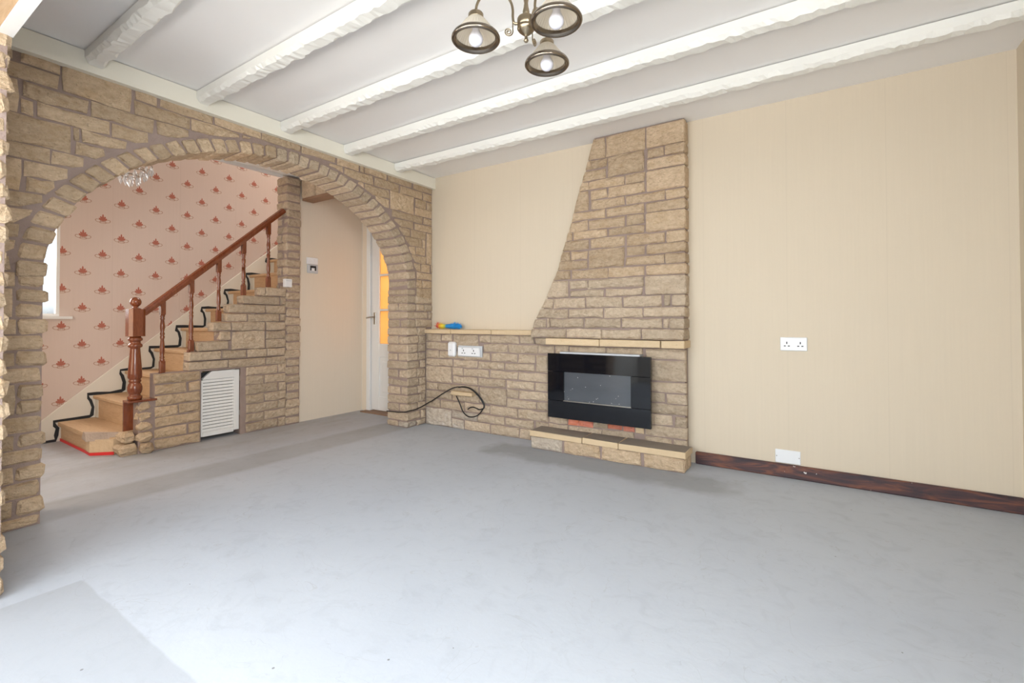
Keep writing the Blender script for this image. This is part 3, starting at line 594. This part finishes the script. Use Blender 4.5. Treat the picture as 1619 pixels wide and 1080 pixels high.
# ---- chimney breast
EDGE = [(2.40, 1.712), (2.163, 1.644), (1.895, 1.556), (1.772, 1.521), (1.627, 1.473), (1.409, 1.404), (1.275, 1.338), (1.171, 1.298), (1.019, 1.226), (.9, 1.188), (.797, 1.174)]
def eu(z):
    for (za, ua), (zb, ub) in zip(EDGE, EDGE[1:]):
        if zb <= z <= za: return ub+(ua-ub)*(z-zb)/(za-zb)
    return EDGE[0][1] if z > 2.4 else EDGE[-1][1]
zl = [2.398]+[2.3-.1*i for i in range(16)]; zl = [z for z in zl if z > .8]+[.8]
poly = [(eu(z)+.006, z) for z in zl]+[(2.384, .8), (2.384, 2.398)]
cb = G().prism(poly, lambda a, b, d: (a, -d, b), .0, .088).out('chimney_breast', 'mortar', label='tapering tan stone chimney breast rising to the ceiling', cat='chimney breast')
STEP = [.018, .038, .053, .068]
for q, (za, zb) in enumerate(((1.089, 1.174), (1.012, 1.089), (.934, 1.012), (.857, .934))): boxo('corbel_core', (eu(zb)+.012, -.088-STEP[q], za), (2.384, -.089, zb), 'mortar', cb)
for u0, u1, i, sp in CH:
    z1, z0 = CH_Z[i]-gap, CH_Z[i+sp]+gap; st = 0 if i < 15 else STEP[i-15]
    fn = lambda u, z, d, st=st: (u, -.088-st-d, z)
    if u1 > 2.38:      # corner stones return along the cheek
        hexa('stone', cb, (u0 if u0 != 'e' else eu(z0), -.088-st-random.uniform(.012, .02), z0), (2.394, -.004, z1), 'stone_grey' if i > 12 else 'stone', .008, .0035); continue
    if u0 == 'e': poly = [(eu(z0), z0), (u1, z0), (u1, z1), (eu(z1), z1), (eu((z0+z1)/2), (z0+z1)/2)]
    else: poly = rect(u0+.001, u1-.001, z0+.001, z1-.001)
    rock(cb, poly, fn, random.uniform(.012, .02), 'stone_grey' if i > 12 else 'stone', back=-.02-st)
ms = CH_MANTEL
hexa('stone', cb, (ms[0], -.15, .803), (ms[1], -.004, .852), 'stone_grey', .006, .003)
for k in (1, 2, 3): hexa('mantel_slab', cb, (ms[2*k], -.188, .803), (ms[2*k+1], -.004, .853), 'slab', .004, .0015)
# ---- hearth
he = G().box((1.285, -.285, 0), (2.415, -.118, .095)).out('hearth', 'mortar', label='low stone hearth with smooth slab top under the black fire', cat='hearth')
def fn_he(u, z, d): return (u, -.285-d, z)
for a, b in ((1.268, 1.535), (1.555, 1.835), (1.855, 2.135), (2.158, 2.425)): rock(he, rect(a, b, .006, .092), fn_he, .014, 'stone_white' if a < 1.3 else 'stone')
def fn_hs(u, z, d): return (2.415+d, u, z)
for a, b in ((-.275, -.205), (-.195, -.122)): rock(he, rect(a, b, .006, .092), fn_hs, .012)
for a, b in ((1.26, 1.70), (1.706, 1.974), (1.98, 2.432)): hexa('top_slab', he, (a, -.305, .097), (b, -.116, .140), 'dusty_slab', .004, .0015)
# ---- wall mounted fire
fi = empty('electric_fire', ((FX0+FX1)/2, -.15, FZ0), 'black glass wall-mounted fire with grey viewing window', 'fire')
boxo('casing', (FX0+.03, -.172, FZ0+.03), (FX1-.03, -.104, FZ1-.02), 'dark', fi)
WX0, WX1, VZ0, VZ1 = 1.50, 2.034, .372, .598
for a, b, nm in (((FX0, VZ1), (FX1, FZ1), 'top_glass_panel'), ((FX0, FZ0), (FX1, VZ0), 'bottom_glass_panel'), ((FX0, VZ0+.002), (WX0, VZ1-.002), 'side_glass_panel'), ((WX1, VZ0+.002), (FX1, VZ1-.002), 'side_glass_panel')):
    boxo(nm, (a[0], -.2, a[1]), (b[0], -.172, b[1]), 'black_glass', fi, .0015)
boxo('viewing_window', (WX0, -.182, VZ0), (WX1, -.174, VZ1), 'fire_window', fi)
boxo('window_sill_strip', (WX0, -.2, VZ0), (WX1, -.182, VZ0+.005), 'steel', fi); boxo('top_flange', (FX0+.1, -.185, FZ1), (FX1-.08, -.104, FZ1+.012), 'grey_plastic', fi)

# ---- sockets, plates, cable, duster
def sock_pins(o, cx, y, cz, sgn=-1):
    for dx in (-.0365, .0365):
        for ox, oz, w, hh in ((0, .008, .003, .007), (-.011, -.012, .0055, .003), (.011, -.012, .0055, .003)): boxo('socket_hole', (cx+dx+ox-w, y-.0008, cz+oz-hh), (cx+dx+ox+w, y+.001, cz+oz+hh), 'dark', o)
        boxo('switch', (cx+dx*.35-.006, y-.003, cz+.022), (cx+dx*.35+.006, y, cz+.036), 'plastic', o)
so = empty('double_socket', (3.022, 0, .802), 'white double socket mounted halfway up the plain cream wall', 'socket')
boxo('faceplate', (2.949, -.014, .801), (3.096, -.0005, .886), 'plastic', so, .004); sock_pins(so, 3.022, -.014, .843)
bp = empty('blank_plate', (2.985, 0, .089), 'white blank plate just above the dark skirting board', 'wall plate')
boxo('plate', (2.915, -.008, .088), (3.054, -.0005, .172), 'plastic', bp, .003)
for x in (2.923, 3.046): G().lathe((x, -.0075, .13), [(.0, .0015), (.0035, .001), (.0035, 0)], 10, ax=Vector((0, -1, 0))).out('screw', 'steel', bp)
s2 = empty('double_socket', (.52, -.11, .675), 'white double socket on the low stone wall with a plugged-in adaptor', 'socket')
boxo('back_box', (.385, -.118, .668), (.655, -.100, .768), 'grey_plastic', s2, .003); boxo('faceplate', (.39, -.134, .676), (.638, -.119, .752), 'plastic', s2, .004)
for cx in (.46, .575):
    for ox, oz, w, hh in ((0, .010, .004, .008), (-.014, -.014, .007, .0035), (.014, -.014, .007, .0035)): boxo('socket_hole', (cx+ox-w, -.1352, .715+oz-hh), (cx+ox+w, -.133, .715+oz+hh), 'dark', s2)
    boxo('switch', (cx-.02, -.137, .738), (cx-.004, -.134, .748), 'grey_plastic', s2)
ad = empty('plug_in_adaptor', (.325, -.13, .664), 'tall white rounded plug-in adaptor on the low stone wall', 'adaptor')
boxo('body', (.283, -.155, .664), (.365, -.104, .80), 'plastic', ad, .014); boxo('indicator', (.316, -.157, .72), (.332, -.1545, .728), 'grey_plastic', ad)
def smooth_path(p, n=8):
    p = [Vector(q) for q in p]; o = []
    for i in range(len(p)-1):
        a, b, c, d = p[max(i-1, 0)], p[i], p[i+1], p[min(i+2, len(p)-1)]
        for k in range(n): t = k/n; o.append(.5*((2*b)+(c-a)*t+(2*a-5*b+4*c-d)*t*t+(3*b-a-3*c+d)*t**3))
    return o+[p[-1]]
wy = -.118
cp = [(-.30, -.35, .135), (-.256, -.353, .138), (-.146, -.354, .141), (-.054, -.356, .152), (-.024, -.345, .16), (-.02, -.266, .161), (-.02, -.19, .172), (-.012, -.13, .19)]
cp += [(u, wy-.006, z) for u, z in ((.03, .215), (.074, .236), (.221, .322), (.344, .379), (.463, .393), (.544, .377), (.623, .325), (.674, .264), (.683, .237), (.666, .208), (.623, .162), (.561, .135), (.499, .135), (.445, .172), (.409, .239))]+[(.388, wy-.03, .31)]
ca = empty('black_cable', (.3, -.12, .13), 'black cable looped over the ledge of the low stone wall', 'cable')
G().tube(smooth_path(cp), .0052, 8).out('cable_run', 'cable', ca, True)
cp = [(.40, wy-.014, .385), (.463, wy-.016, .398), (.55, wy-.015, .385), (.635, wy-.014, .33), (.685, wy-.012, .27), (.69, wy-.012, .235), (.679, wy-.012, .223), (.64, wy-.012, .209), (.605, wy-.012, .216), (.57, wy-.012, .223), (.535, wy-.012, .216), (.508, wy-.012, .199)]
G().tube(smooth_path(cp), .005, 8).out('cable_tail', 'cable', ca, True)
G().tube([(.535, wy-.012, .216), (.515, wy-.012, .222), (.50, wy-.012, .214)], .003, 6).out('bare_wire', 'steel', ca, True)
du = empty('feather_duster', (.225, -.07, .912), 'red, yellow and blue fluffy duster lying on the coping', 'duster')
g = G(); random.seed(3)
core = [(.0, 0), (.012, .01), (.019, .05), (.017, .1), (.021, .16), (.024, .22), (.017, .27), (.006, .305), (0, .31)]
g.lathe((.075, -.066, .942), core, 14, ax=Vector((1, 0, 0))); g.out('core', 'duster', du, True)
g = G()
for i in range(620):
    t = random.random(); x = .078+t*.3; a = random.uniform(0, 6.28); rr = .022+.012*math.sin(t*9+1); dr = Vector((random.uniform(-.6, .6), math.cos(a), math.sin(a))).normalized()
    p = Vector((x, -.066, .942)); q = p+dr*rr*random.uniform(1.05, 1.6); q.z = max(q.z, .9125); w = Vector((.004, .002, .002))
    g.add([p-w, p+w, q], [(0, 1, 2)])
g.out('fibres', 'duster', du, kind='stuff')
random.seed(11)

# ================================================================== STAIRS
st = empty('staircase', (-1.65, -2.2, 0), 'bare wooden stairs rising along the pink wall, first step broken', 'staircase')
GO, RI, Y0, Z0, SX0, SX1 = .222, .192, -2.249, .159, -2.128, -1.205
for i in range(13):
    y, z = Y0+GO*i, Z0+RI*i; zb = 0 if i == 0 else z-RI
    if i >= 6: SX1 = -1.285
    if i == 0:
        pl = [(SX0, y+.02), (-1.50, y+.012), (-1.36, y+.006), (-1.245, -2.135), (-1.245, y+GO+.02), (SX0, y+GO+.02)]
        G().prism(pl, lambda a, b, d: (a, b, d), 0.002, .127).out('riser', 'pine', st)
        pl = [(SX0, y), (-1.50, y-.008), (-1.41, y-.012), (-1.30, -2.16), (-1.24, -2.1), (-1.24, y+GO+.03), (SX0, y+GO+.03)]
        G().prism(pl, lambda a, b, d: (a, b, d), .127, .159).out('tread', 'pine', st)
    else:
        boxo('riser', (SX0, y+.02, zb+.001), (SX1, y+.04, z-.03), 'pine', st)
        G().box((SX0, y, z-.03), (SX1, y+GO+.03, z), .006).out('tread', 'pine', st)
        for a, b in ((SX0, SX0+.075), (SX1-.07, SX1)): boxo('painted_margin', (a, y+.0175, zb+.002), (b, y+.0199, z-.031), 'stringer', st)
        boxo('painted_margin', (SX1-.07, y-.002, z-.032), (SX1-.002, y+.08, z+.001), 'stringer', st, .004)
tp = [(-2.5, .115), (-2.42, .115)]+[(y, .222+(y+2.293)*.857) for y in (-2.40, 1.2)]
G().prism([(-2.5, 0), (1.2, 0)]+tp[::-1], lambda a, b, d: (-2.15+d, a, b), .0005, .02).out('wall_stringer', 'stringer', st)
G().tube([(-2.138, y, .222+(y+2.293)*.857) for y in (-2.40, 1.2)], .009, 6).out('stringer_moulding', 'stringer', st)
v = []; f = []; pr = [(-2.42, .0), (-2.262, .003), (-2.25, .05), (-2.245, .11), (-2.262, .135), (-2.268, .162)]
for i in range(12):
    y, z = Y0+GO*i, Z0+RI*i
    pr += [(y+.03, z+.006), (y+.12, z+.004), (y+GO-.02, z+.006), (y+GO+.002, z+.02), (y+GO+.006, z+.09), (y+GO-.01, z+RI-.04), (y+GO-.025, z+RI-.02), (y+GO-.028, z+RI+.006)]
for i, (y, z) in enumerate(pr):
    a = pr[max(i-1, 0)]; b = pr[min(i+1, len(pr)-1)]; t = Vector((b[0]-a[0], b[1]-a[1])).normalized(); w = random.uniform(.012, .024)
    v += [(-2.1265, y-t.y*w, z+t.x*w), (-2.1265, y+t.y*.006, z-t.x*.006)]
for i in range(len(pr)-1): f.append((2*i, 2*i+1, 2*i+3, 2*i+2))
k = len(v); v += [(-2.1302, b, c) for a, b, c in v]; f += [tuple(q+k for q in x[::-1]) for x in list(f)]
mk('adhesive_edge', v, f, 'black_paint', st, label='wavy black adhesive line along the step ends')
pl = [(SX0, Y0+.017), (-1.50, Y0+.008), (-1.355, Y0+.001), (-1.24, -2.142)]
v = []; f = []
for x, y in pl: v += [(x, y, .001), (x, y-.004, .001), (x, y-.004, .022+random.uniform(-.005, .004)), (x, y, .02)]
for i in range(3):
    for q in range(4): f.append((i*4+q, i*4+(q+1) % 4, i*4+4+(q+1) % 4, i*4+4+q))
mk('red_edge', v, f, 'red_tape', st, label='red strip along the foot of the first step')
g = G(); rock_v = [(-1.47, Y0-.014), (-1.37, Y0-.02), (-1.27, -2.16), (-1.24, -2.10), (-1.30, -2.12), (-1.42, Y0+.05)]
g.prism(rock_v, lambda a, b, d: (a+random.uniform(-.006, .006), b+random.uniform(-.006, .006), d+random.uniform(-.008, .004)), .112, .166).out('broken_nosing', 'carpet_scrap', st)
g = G(); g.prism([(-1.45, Y0+.001), (-1.355, Y0-.004), (-1.242, -2.145), (-1.242, -2.10), (-1.45, Y0+.05)], lambda a, b, d: (a, b, d), .024, .118).out('plaster_patch', 'plaster', st)

# ---- stone wall beside the stairs with its column
sw = empty('stair_side_wall', (-1.15, -1.4, 0), 'stepped stone wall and column carrying the stairs', 'stone wall')
XF = -1.112
core = G(); lim = [-1.135, -1.291, -1.404, -1.425, -1.529, -1.482, -1.648, -1.711, -1.711]
for i, l in enumerate(lim): core.box((-1.205, l+.008, SW_Z[i+1]), (XF, -.75, SW_Z[i]-.004))
core.box((-1.205, -1.935, 0), (XF, -1.612, .588)); core.box((-1.205, -1.295, 0), (XF, -.75, .588)); core.box((-1.205, -1.612, .578), (XF, -1.295, .588))
core.out('mortar_core', 'mortar', sw)
def fn_sw(u, z, d): return (XF+d, u, z)
for u0, u1, i, sp in SW:
    z1, z0 = SW_Z[i]-gap, SW_Z[i+sp]+gap
    if u0 <= lim[i]+.03 and sp == 1: hexa('stone', sw, (-1.203, u0, z0), (XF+random.uniform(.012, .02), u1, z1), 'stone_grey', .008, .003)
    else: rock(sw, rect(u0, u1, z0, z1), fn_sw, random.uniform(.012, .019), 'stone_grey')
j = SWJ
for k in range(7):
    z1, z0 = .588-k*.0835-gap, .588-(k+1)*.0835+gap+.001
    if z0 < .006: z0 = .004
    if k % 2 == 0: sp = ((j[0], j[1]), (j[2], j[5]))
    else: sp = ((j[0], j[3]), (j[4], j[5]))
    for a, b in sp: rock(sw, rect(a, b, z0, z1), fn_sw, random.uniform(.012, .019), 'stone_grey')
    if k % 2 == 1: sp = ((-1.935, -1.72), (-1.705, -1.622)) if k % 4 == 1 else ((-1.935, -1.78), (-1.768, -1.622))
    else: sp = ((-1.935, -1.622),)
    for a, b in sp: rock(sw, rect(a, b, z0, z1), fn_sw, random.uniform(.012, .019))
cc = boxo('column_core', (-1.264, -.872, 0), (-1.104, -.741, 2.385), 'mortar', sw)
for k in range(30):
    z0, z1 = .004+k*.0795, (k+1)*.0795-.004; ex = random.uniform(-.010, .004)
    if k % 2: hexa('column_stone', sw, (-1.27, -.878+ex, z0), (-1.095+random.uniform(-.006, .006), -.735+random.uniform(-.008, .006), z1), 'stone_grey', .012, .005)
    else:
        m = random.uniform(-1.2, -1.16) if z0 > 1.3 else -1.24; hexa('column_stone', sw, (-1.27, -.878+ex, z0), (m-.006, -.735, z1), 'stone_grey', .01, .005); hexa('column_stone', sw, (m+.005, -.876+ex, z0), (-1.095+random.uniform(-.006, .006), -.735+random.uniform(-.008, .006), z1), 'stone_grey', .012, .005)
# rough stones rounding off the wall at the first step
random.seed(5)
for k, (a, b) in enumerate((((-1.245, -2.155, .004), (-1.10, -2.03, .082)), ((-1.235, -2.14, .09), (-1.105, -2.05, .165)), ((-1.13, -2.04, .004), (-1.05, -1.95, .078)), ((-1.14, -2.055, .086), (-1.07, -1.95, .158)),
        ((-1.155, -2.05, .168), (-1.085, -1.955, .235)), ((-1.16, -2.05, .244), (-1.09, -1.955, .312)), ((-1.155, -2.045, .32), (-1.085, -1.96, .388)))):
    hexa('stone', sw, a, b, 'stone', .022, .008)
boxo('mortar_end', (-1.20, -2.04, 0), (-1.105, -1.93, .39), 'mortar', sw)

bl = empty('lintel_beam', (-.7, -.68, 2.18), 'stone and dark timber lintel between column and arch', 'lintel')
boxo('timber', (-1.10, -.72, 2.178), (-.30, -.60, 2.2), 'threshold', bl)
for a, b in ((-1.09, -.88), (-.87, -.72), (-.71, -.5), (-.49, -.31)): hexa('stone', bl, (a, -.735, 2.2), (b, -.59, 2.395), 'stone_grey', .01, .004)

# ---- cupboard door under the stairs
ld = empty('louvre_door', (-1.13, -1.45, .03), 'small white louvred cupboard door in the stair wall', 'cupboard door')
LX0, LX1 = -1.15, -1.122
boxo('stile', (LX0, -1.345, .045), (LX1, -1.30, .57), 'white', ld, .003); boxo('stile', (LX0, -1.605, .035), (LX1, -1.592, .50), 'white', ld, .002)
boxo('bottom_rail', (LX0, -1.592, .032), (LX1, -1.345, .07), 'white', ld, .003)
G().prism([(-1.592, .505), (-1.345, .505), (-1.345, .572), (-1.525, .572), (-1.592, .515)], lambda a, b, d: (d, a, b), LX0, LX1).out('top_rail', 'white', ld)
nl = 16; hz = (.505-.07)/nl
for k in range(nl):
    z = .07+k*hz
    G().add([(LX1-.012, -1.592, z+hz*.86), (LX1-.008, -1.592, z+hz*.88), (LX1-.003, -1.592, z+.004), (LX1-.008, -1.592, z), (LX1-.012, -1.345, z+hz*.86), (LX1-.008, -1.345, z+hz*.88), (LX1-.003, -1.345, z+.004), (LX1-.008, -1.345, z)],
        [(0, 1, 2, 3), (7, 6, 5, 4), (0, 4, 5, 1), (1, 5, 6, 2), (2, 6, 7, 3), (3, 7, 4, 0)]).out('slat', 'white', ld)
boxo('slot_shade_sheet', (LX0-.006, -1.60, .04), (LX0, -1.31, .565), 'dark', ld)  # near-black sheet standing in for the shade in the slots between slats
for z in (.17, .47): boxo('hinge', (LX1-.004, -1.301, z), (LX1+.004, -1.293, z+.04), 'steel', ld)

# ---- balustrade
ba = empty('balustrade', (-1.15, -1.5, .4), 'varnished red brown newel post, handrail and turned balusters', 'balustrade')
NX, NY = -1.15, -2.048
nw = G().lathe((NX, NY, 0), [(.043, .405), (.046, .415), (.046, .43), (.036, .436), (.034, .446), (.041, .456), (.046, .478), (.046, .50), (.04, .522), (.033, .532), (.039, .540), (.039, .55), (.034, .556), (.038, .562), (.044, .572), (.044, .60), (.036, .72), (.031, .785), (.031, .793), (.043, .800), (.045, .81), (.043, .82), (.033, .828), (.033, .842), (.045, .85), (.045, .865), (.036, .872), (.034, .882)], 24).out('newel_post', 'mahogany', ba, True)
c = .052; b_ = .02
G().prism([(-c, -c+b_), (-c+b_, -c), (c-b_, -c), (c, -c+b_), (c, c-b_), (c-b_, c), (-c+b_, c), (-c, c-b_)], lambda a, b, d: (NX+a, NY+b, d), .880, 1.085).out('newel_block', 'mahogany', nw)
G().lathe((NX, NY, 0), [(.03, 1.083), (.034, 1.088), (.02, 1.094), (.018, 1.10)]+[(.036*math.sin(t), 1.138-.038*math.cos(t)) for t in [math.pi*(k+2)/14 for k in range(13)]], 20).out('newel_finial', 'mahogany', nw, True)
boxo('newel_cap_board', (-1.205, -2.105, .388), (-1.09, -1.925, .404), 'mahogany', ba, .003); boxo('newel_side_board', (-1.215, -2.10, .17), (-1.20, -2.04, .388), 'mahogany', ba)
P0, P1 = Vector((NX, -2.0, 1.05)), Vector((NX, -.885, 2.052)); dr = (P1-P0).normalized(); nz = Vector((0, -dr.z, dr.y)); xx = Vector((1, 0, 0))
prof = [(-.028, -.018), (.028, -.018), (.03, .004), (.022, .024), (0, .03), (-.022, .024), (-.03, .004)]
n = len(prof); v = [p+xx*a+nz*b for p in (P0, P1) for a, b in prof]
mk('handrail', v, [tuple(range(n)), tuple(range(2*n-1, n-1, -1))]+[(i, n+i, n+(i+1) % n, (i+1) % n) for i in range(n)], 'mahogany', ba)
def baluster(y, zb, zt, foot):
    s = .0175; L = zt-zb; o = G()
    o.lathe((NX, y, 0), [(.016, zb+.09), (.017, zb+.1), (.012, zb+.11), (.017, zb+.12), (.012, zb+.13), (.0165, zb+.16), (.0165, zb+.2), (.012, zb+.26*1), (.0165, zb+L*.5), (.012, zb+L*.52), (.0165, zb+L*.54), (.012, zb+L*.57), (.0165, zb+L*.62), (.0165, zb+L*.66), (.012, zt-.15), (.016, zt-.14), (.013, zt-.13), (.017, zt-.115), (.016, zt-.105)], 12)
    b = o.out('baluster', 'mahogany', ba, True)
    boxo('baluster_foot', (NX-s, y-s, zb+foot), (NX+s, y+s, zb+.092), 'mahogany', b, .003); boxo('baluster_head', (NX-s, y-s, zt-.108), (NX+s, y+s, zt), 'mahogany', b, .003)
def rz(y): return 1.05+(y+2.0)*(2.052-1.05)/(2.0-.885)-.012
for y, zb in ((-1.874, .59), (-1.673, .745), (-1.463, .992), (-1.256, 1.224), (-1.03, 1.31)): baluster(y, zb, rz(y), .0)
for y, z0, z1 in ((-1.888, .51, .595), (-1.69, .672, .76)): boxo('baluster_fixing', (NX-.012, y-.008, z0), (NX+.02, y+.006, z1), 'mahogany', ba)

# ---- small things in the hall
th = empty('thermostat', (-1.13, -.59, 1.474), 'grey thermostat with dark dial under the white switch', 'thermostat')
boxo('body', (-1.129, -.65, 1.474), (-1.108, -.535, 1.56), 'grey_plastic', th, .005); boxo('display', (-1.109, -.625, 1.50), (-1.106, -.56, 1.548), 'dark', th); boxo('dial', (-1.107, -.612, 1.497), (-1.103, -.578, 1.525), 'plastic', th, .002)
sh = empty('light_switch', (-1.13, -.59, 1.562), 'white double light switch on the cream hall wall', 'switch')
boxo('faceplate', (-1.129, -.655, 1.563), (-1.118, -.53, 1.632), 'plastic', sh, .003)
for y in (-.625, -.575): boxo('rocker', (-1.119, y-.012, 1.583), (-1.114, y+.012, 1.613), 'plastic', sh, .002)
sb = empty('small_white_box', (-1.085, -.87, 1.315), 'small white box at the foot of the free stone column', 'sensor box')
boxo('body', (-1.115, -.908, 1.316), (-1.072, -.838, 1.395), 'plastic', sb, .004); boxo('cover_line', (-1.073, -.90, 1.375), (-1.0705, -.846, 1.379), 'grey_plastic', sb)

# crystal pendant in the hall
cr = empty('crystal_chandelier', (-1.0, -2.14, 1.97), 'clear crystal drop chandelier hanging in the hall behind the arch', 'chandelier')
CX, CY = -1.0, -2.14
G().tube([(CX, CY, 2.4), (CX, CY, 2.12)], .006, 8).out('rod', 'steel', cr); G().lathe((CX, CY, 2.372), [(.05, .028), (.045, .01), (.015, 0)], 18).out('ceiling_rose', 'steel', cr, True)
def drop(x, y, z, r, l): G().add([(x, y, z), (x, y, z-l)]+[(x+r*math.cos(a), y+r*math.sin(a), z-l*.62) for a in [k*math.pi/3 for k in range(6)]], [q for k in range(6) for q in ((0, 2+k, 2+(k+1) % 6), (1, 2+(k+1) % 6, 2+k))]).out('crystal_drop', 'crystal', cr)
for R_, z, cnt in ((.13, 2.13, 18), (.095, 2.085, 14), (.055, 2.045, 9)):
    G().tube([(CX+R_*math.cos(k*math.pi/16), CY+R_*math.sin(k*math.pi/16), z) for k in range(33)], .004, 6).out('ring', 'steel', cr)
    for k in range(cnt): a = 2*math.pi*k/cnt+R_*9; drop(CX+R_*math.cos(a), CY+R_*math.sin(a), z-.004, .011, .062)
drop(CX, CY, 2.05, .02, .09)
for a in (0, 2.094, 4.189): G().tube([(CX, CY, 2.16), (CX+.13*math.cos(a), CY+.13*math.sin(a), 2.132)], .003, 6).out('spoke', 'steel', cr)

# ================================================================== CEILING LAMP
cl = empty('chandelier', (2.386, -2.185, 2.4), 'three-arm antique brass ceiling lamp with bell glass shades', 'ceiling lamp')
HX, HY = 2.386, -2.185
G().lathe((HX, HY, 0), [(.0, 1.887), (.005, 1.889), (.008, 1.894), (.0065, 1.899), (.004, 1.901), (.0055, 1.904), (.004, 1.907), (.005, 1.910), (.012, 1.914), (.024, 1.925), (.029, 1.932), (.029, 1.936), (.0265, 1.938), (.029, 1.941), (.029, 1.963), (.027, 1.967), (.010, 1.969), (.0085, 1.974), (.011, 1.98), (.0115, 1.988), (.0085, 2.0), (.0065, 2.015), (.009, 2.03), (.009, 2.05), (.006, 2.065), (.0055, 2.385)], 24).out('hub', 'brass', cl, True)
G().lathe((HX, HY, 0), [(.012, 2.352), (.04, 2.365), (.052, 2.385), (.052, 2.399)], 24).out('ceiling_rose', 'brass', cl, True)
for ang, R_ in ((219.7, .161), (92.7, .150), (342, .139)):
    a = math.radians(ang); dx, dy = math.cos(a), math.sin(a)
    P = lambda r, z: (HX+dx*r, HY+dy*r, z)
    pts = [P(.028, 1.947), P(.036, 1.947), P(.041, 1.953), P(.043, 1.97), P(.043, 1.99), P(.048, 2.012), P(.063, 2.035), P(.087, 2.044)]
    pts += [P(R_-.04, 2.040), P(R_-.015, 2.022), P(R_-.003, 1.998), P(R_, 1.978), P(R_, 1.966)]
    ar = G().tube(smooth_path(pts, 6), .0043, 8).out('arm', 'brass', cl, True)
    sp = [P(.043, 1.955), P(.0432, 1.935)]+[P(.057+.0138*(1-t/24)*math.cos(math.pi+t*.6), 1.919+.0138*(1-t/24)*math.sin(math.pi+t*.6)) for t in range(0, 21)]
    G().tube(smooth_path(sp, 4), .0022, 6).out('scroll', 'brass', ar, True)
    ctr = P(R_, 0); z = 1.887
    sd = G().lathe(ctr, [(.0725, z+.002), (.0655, z+.013), (.052, z+.033), (.035, z+.056), (.023, z+.068), (.021, z+.073), (.0195, z+.073), (.0215, z+.067), (.0335, z+.055), (.0505, z+.032), (.064, z+.012), (.0715, z+.002)], 80, cap=False)
    for q in range(len(sd.v)):
        if (q % 80) % 2: sd.v[q] = (ctr[0]+(sd.v[q][0]-ctr[0])*.975, ctr[1]+(sd.v[q][1]-ctr[1])*.975, sd.v[q][2])
    sh_ = sd.out('shade', 'shade', cl, False)
    G().lathe(ctr, [(.0625, z+.001), (.068, z-.005), (.074, z-.0055), (.0775, z-.001), (.077, z+.005), (.0735, z+.011), (.068, z+.0145), (.064, z+.0145), (.061, z+.008), (.0625, z+.001)], 40, cap=False).out('rim', 'bronze', sh_, True)
    G().lathe(ctr, [(.0235, z+.064), (.0245, z+.068), (.0245, z+.080), (.022, z+.0835), (.008, z+.087), (.0065, z+.094), (.0, z+.094)], 24).out('cap', 'brass', sh_, True)
    bz = z+.001
    G().lathe(ctr, [(0, bz-.023)]+[(.023*math.sin(t), bz-.023*math.cos(t)) for t in [math.pi*k/10 for k in range(1, 8)]]+[(.012, bz+.026), (.011, bz+.055)], 20).out('bulb', 'bulb', sh_, True)
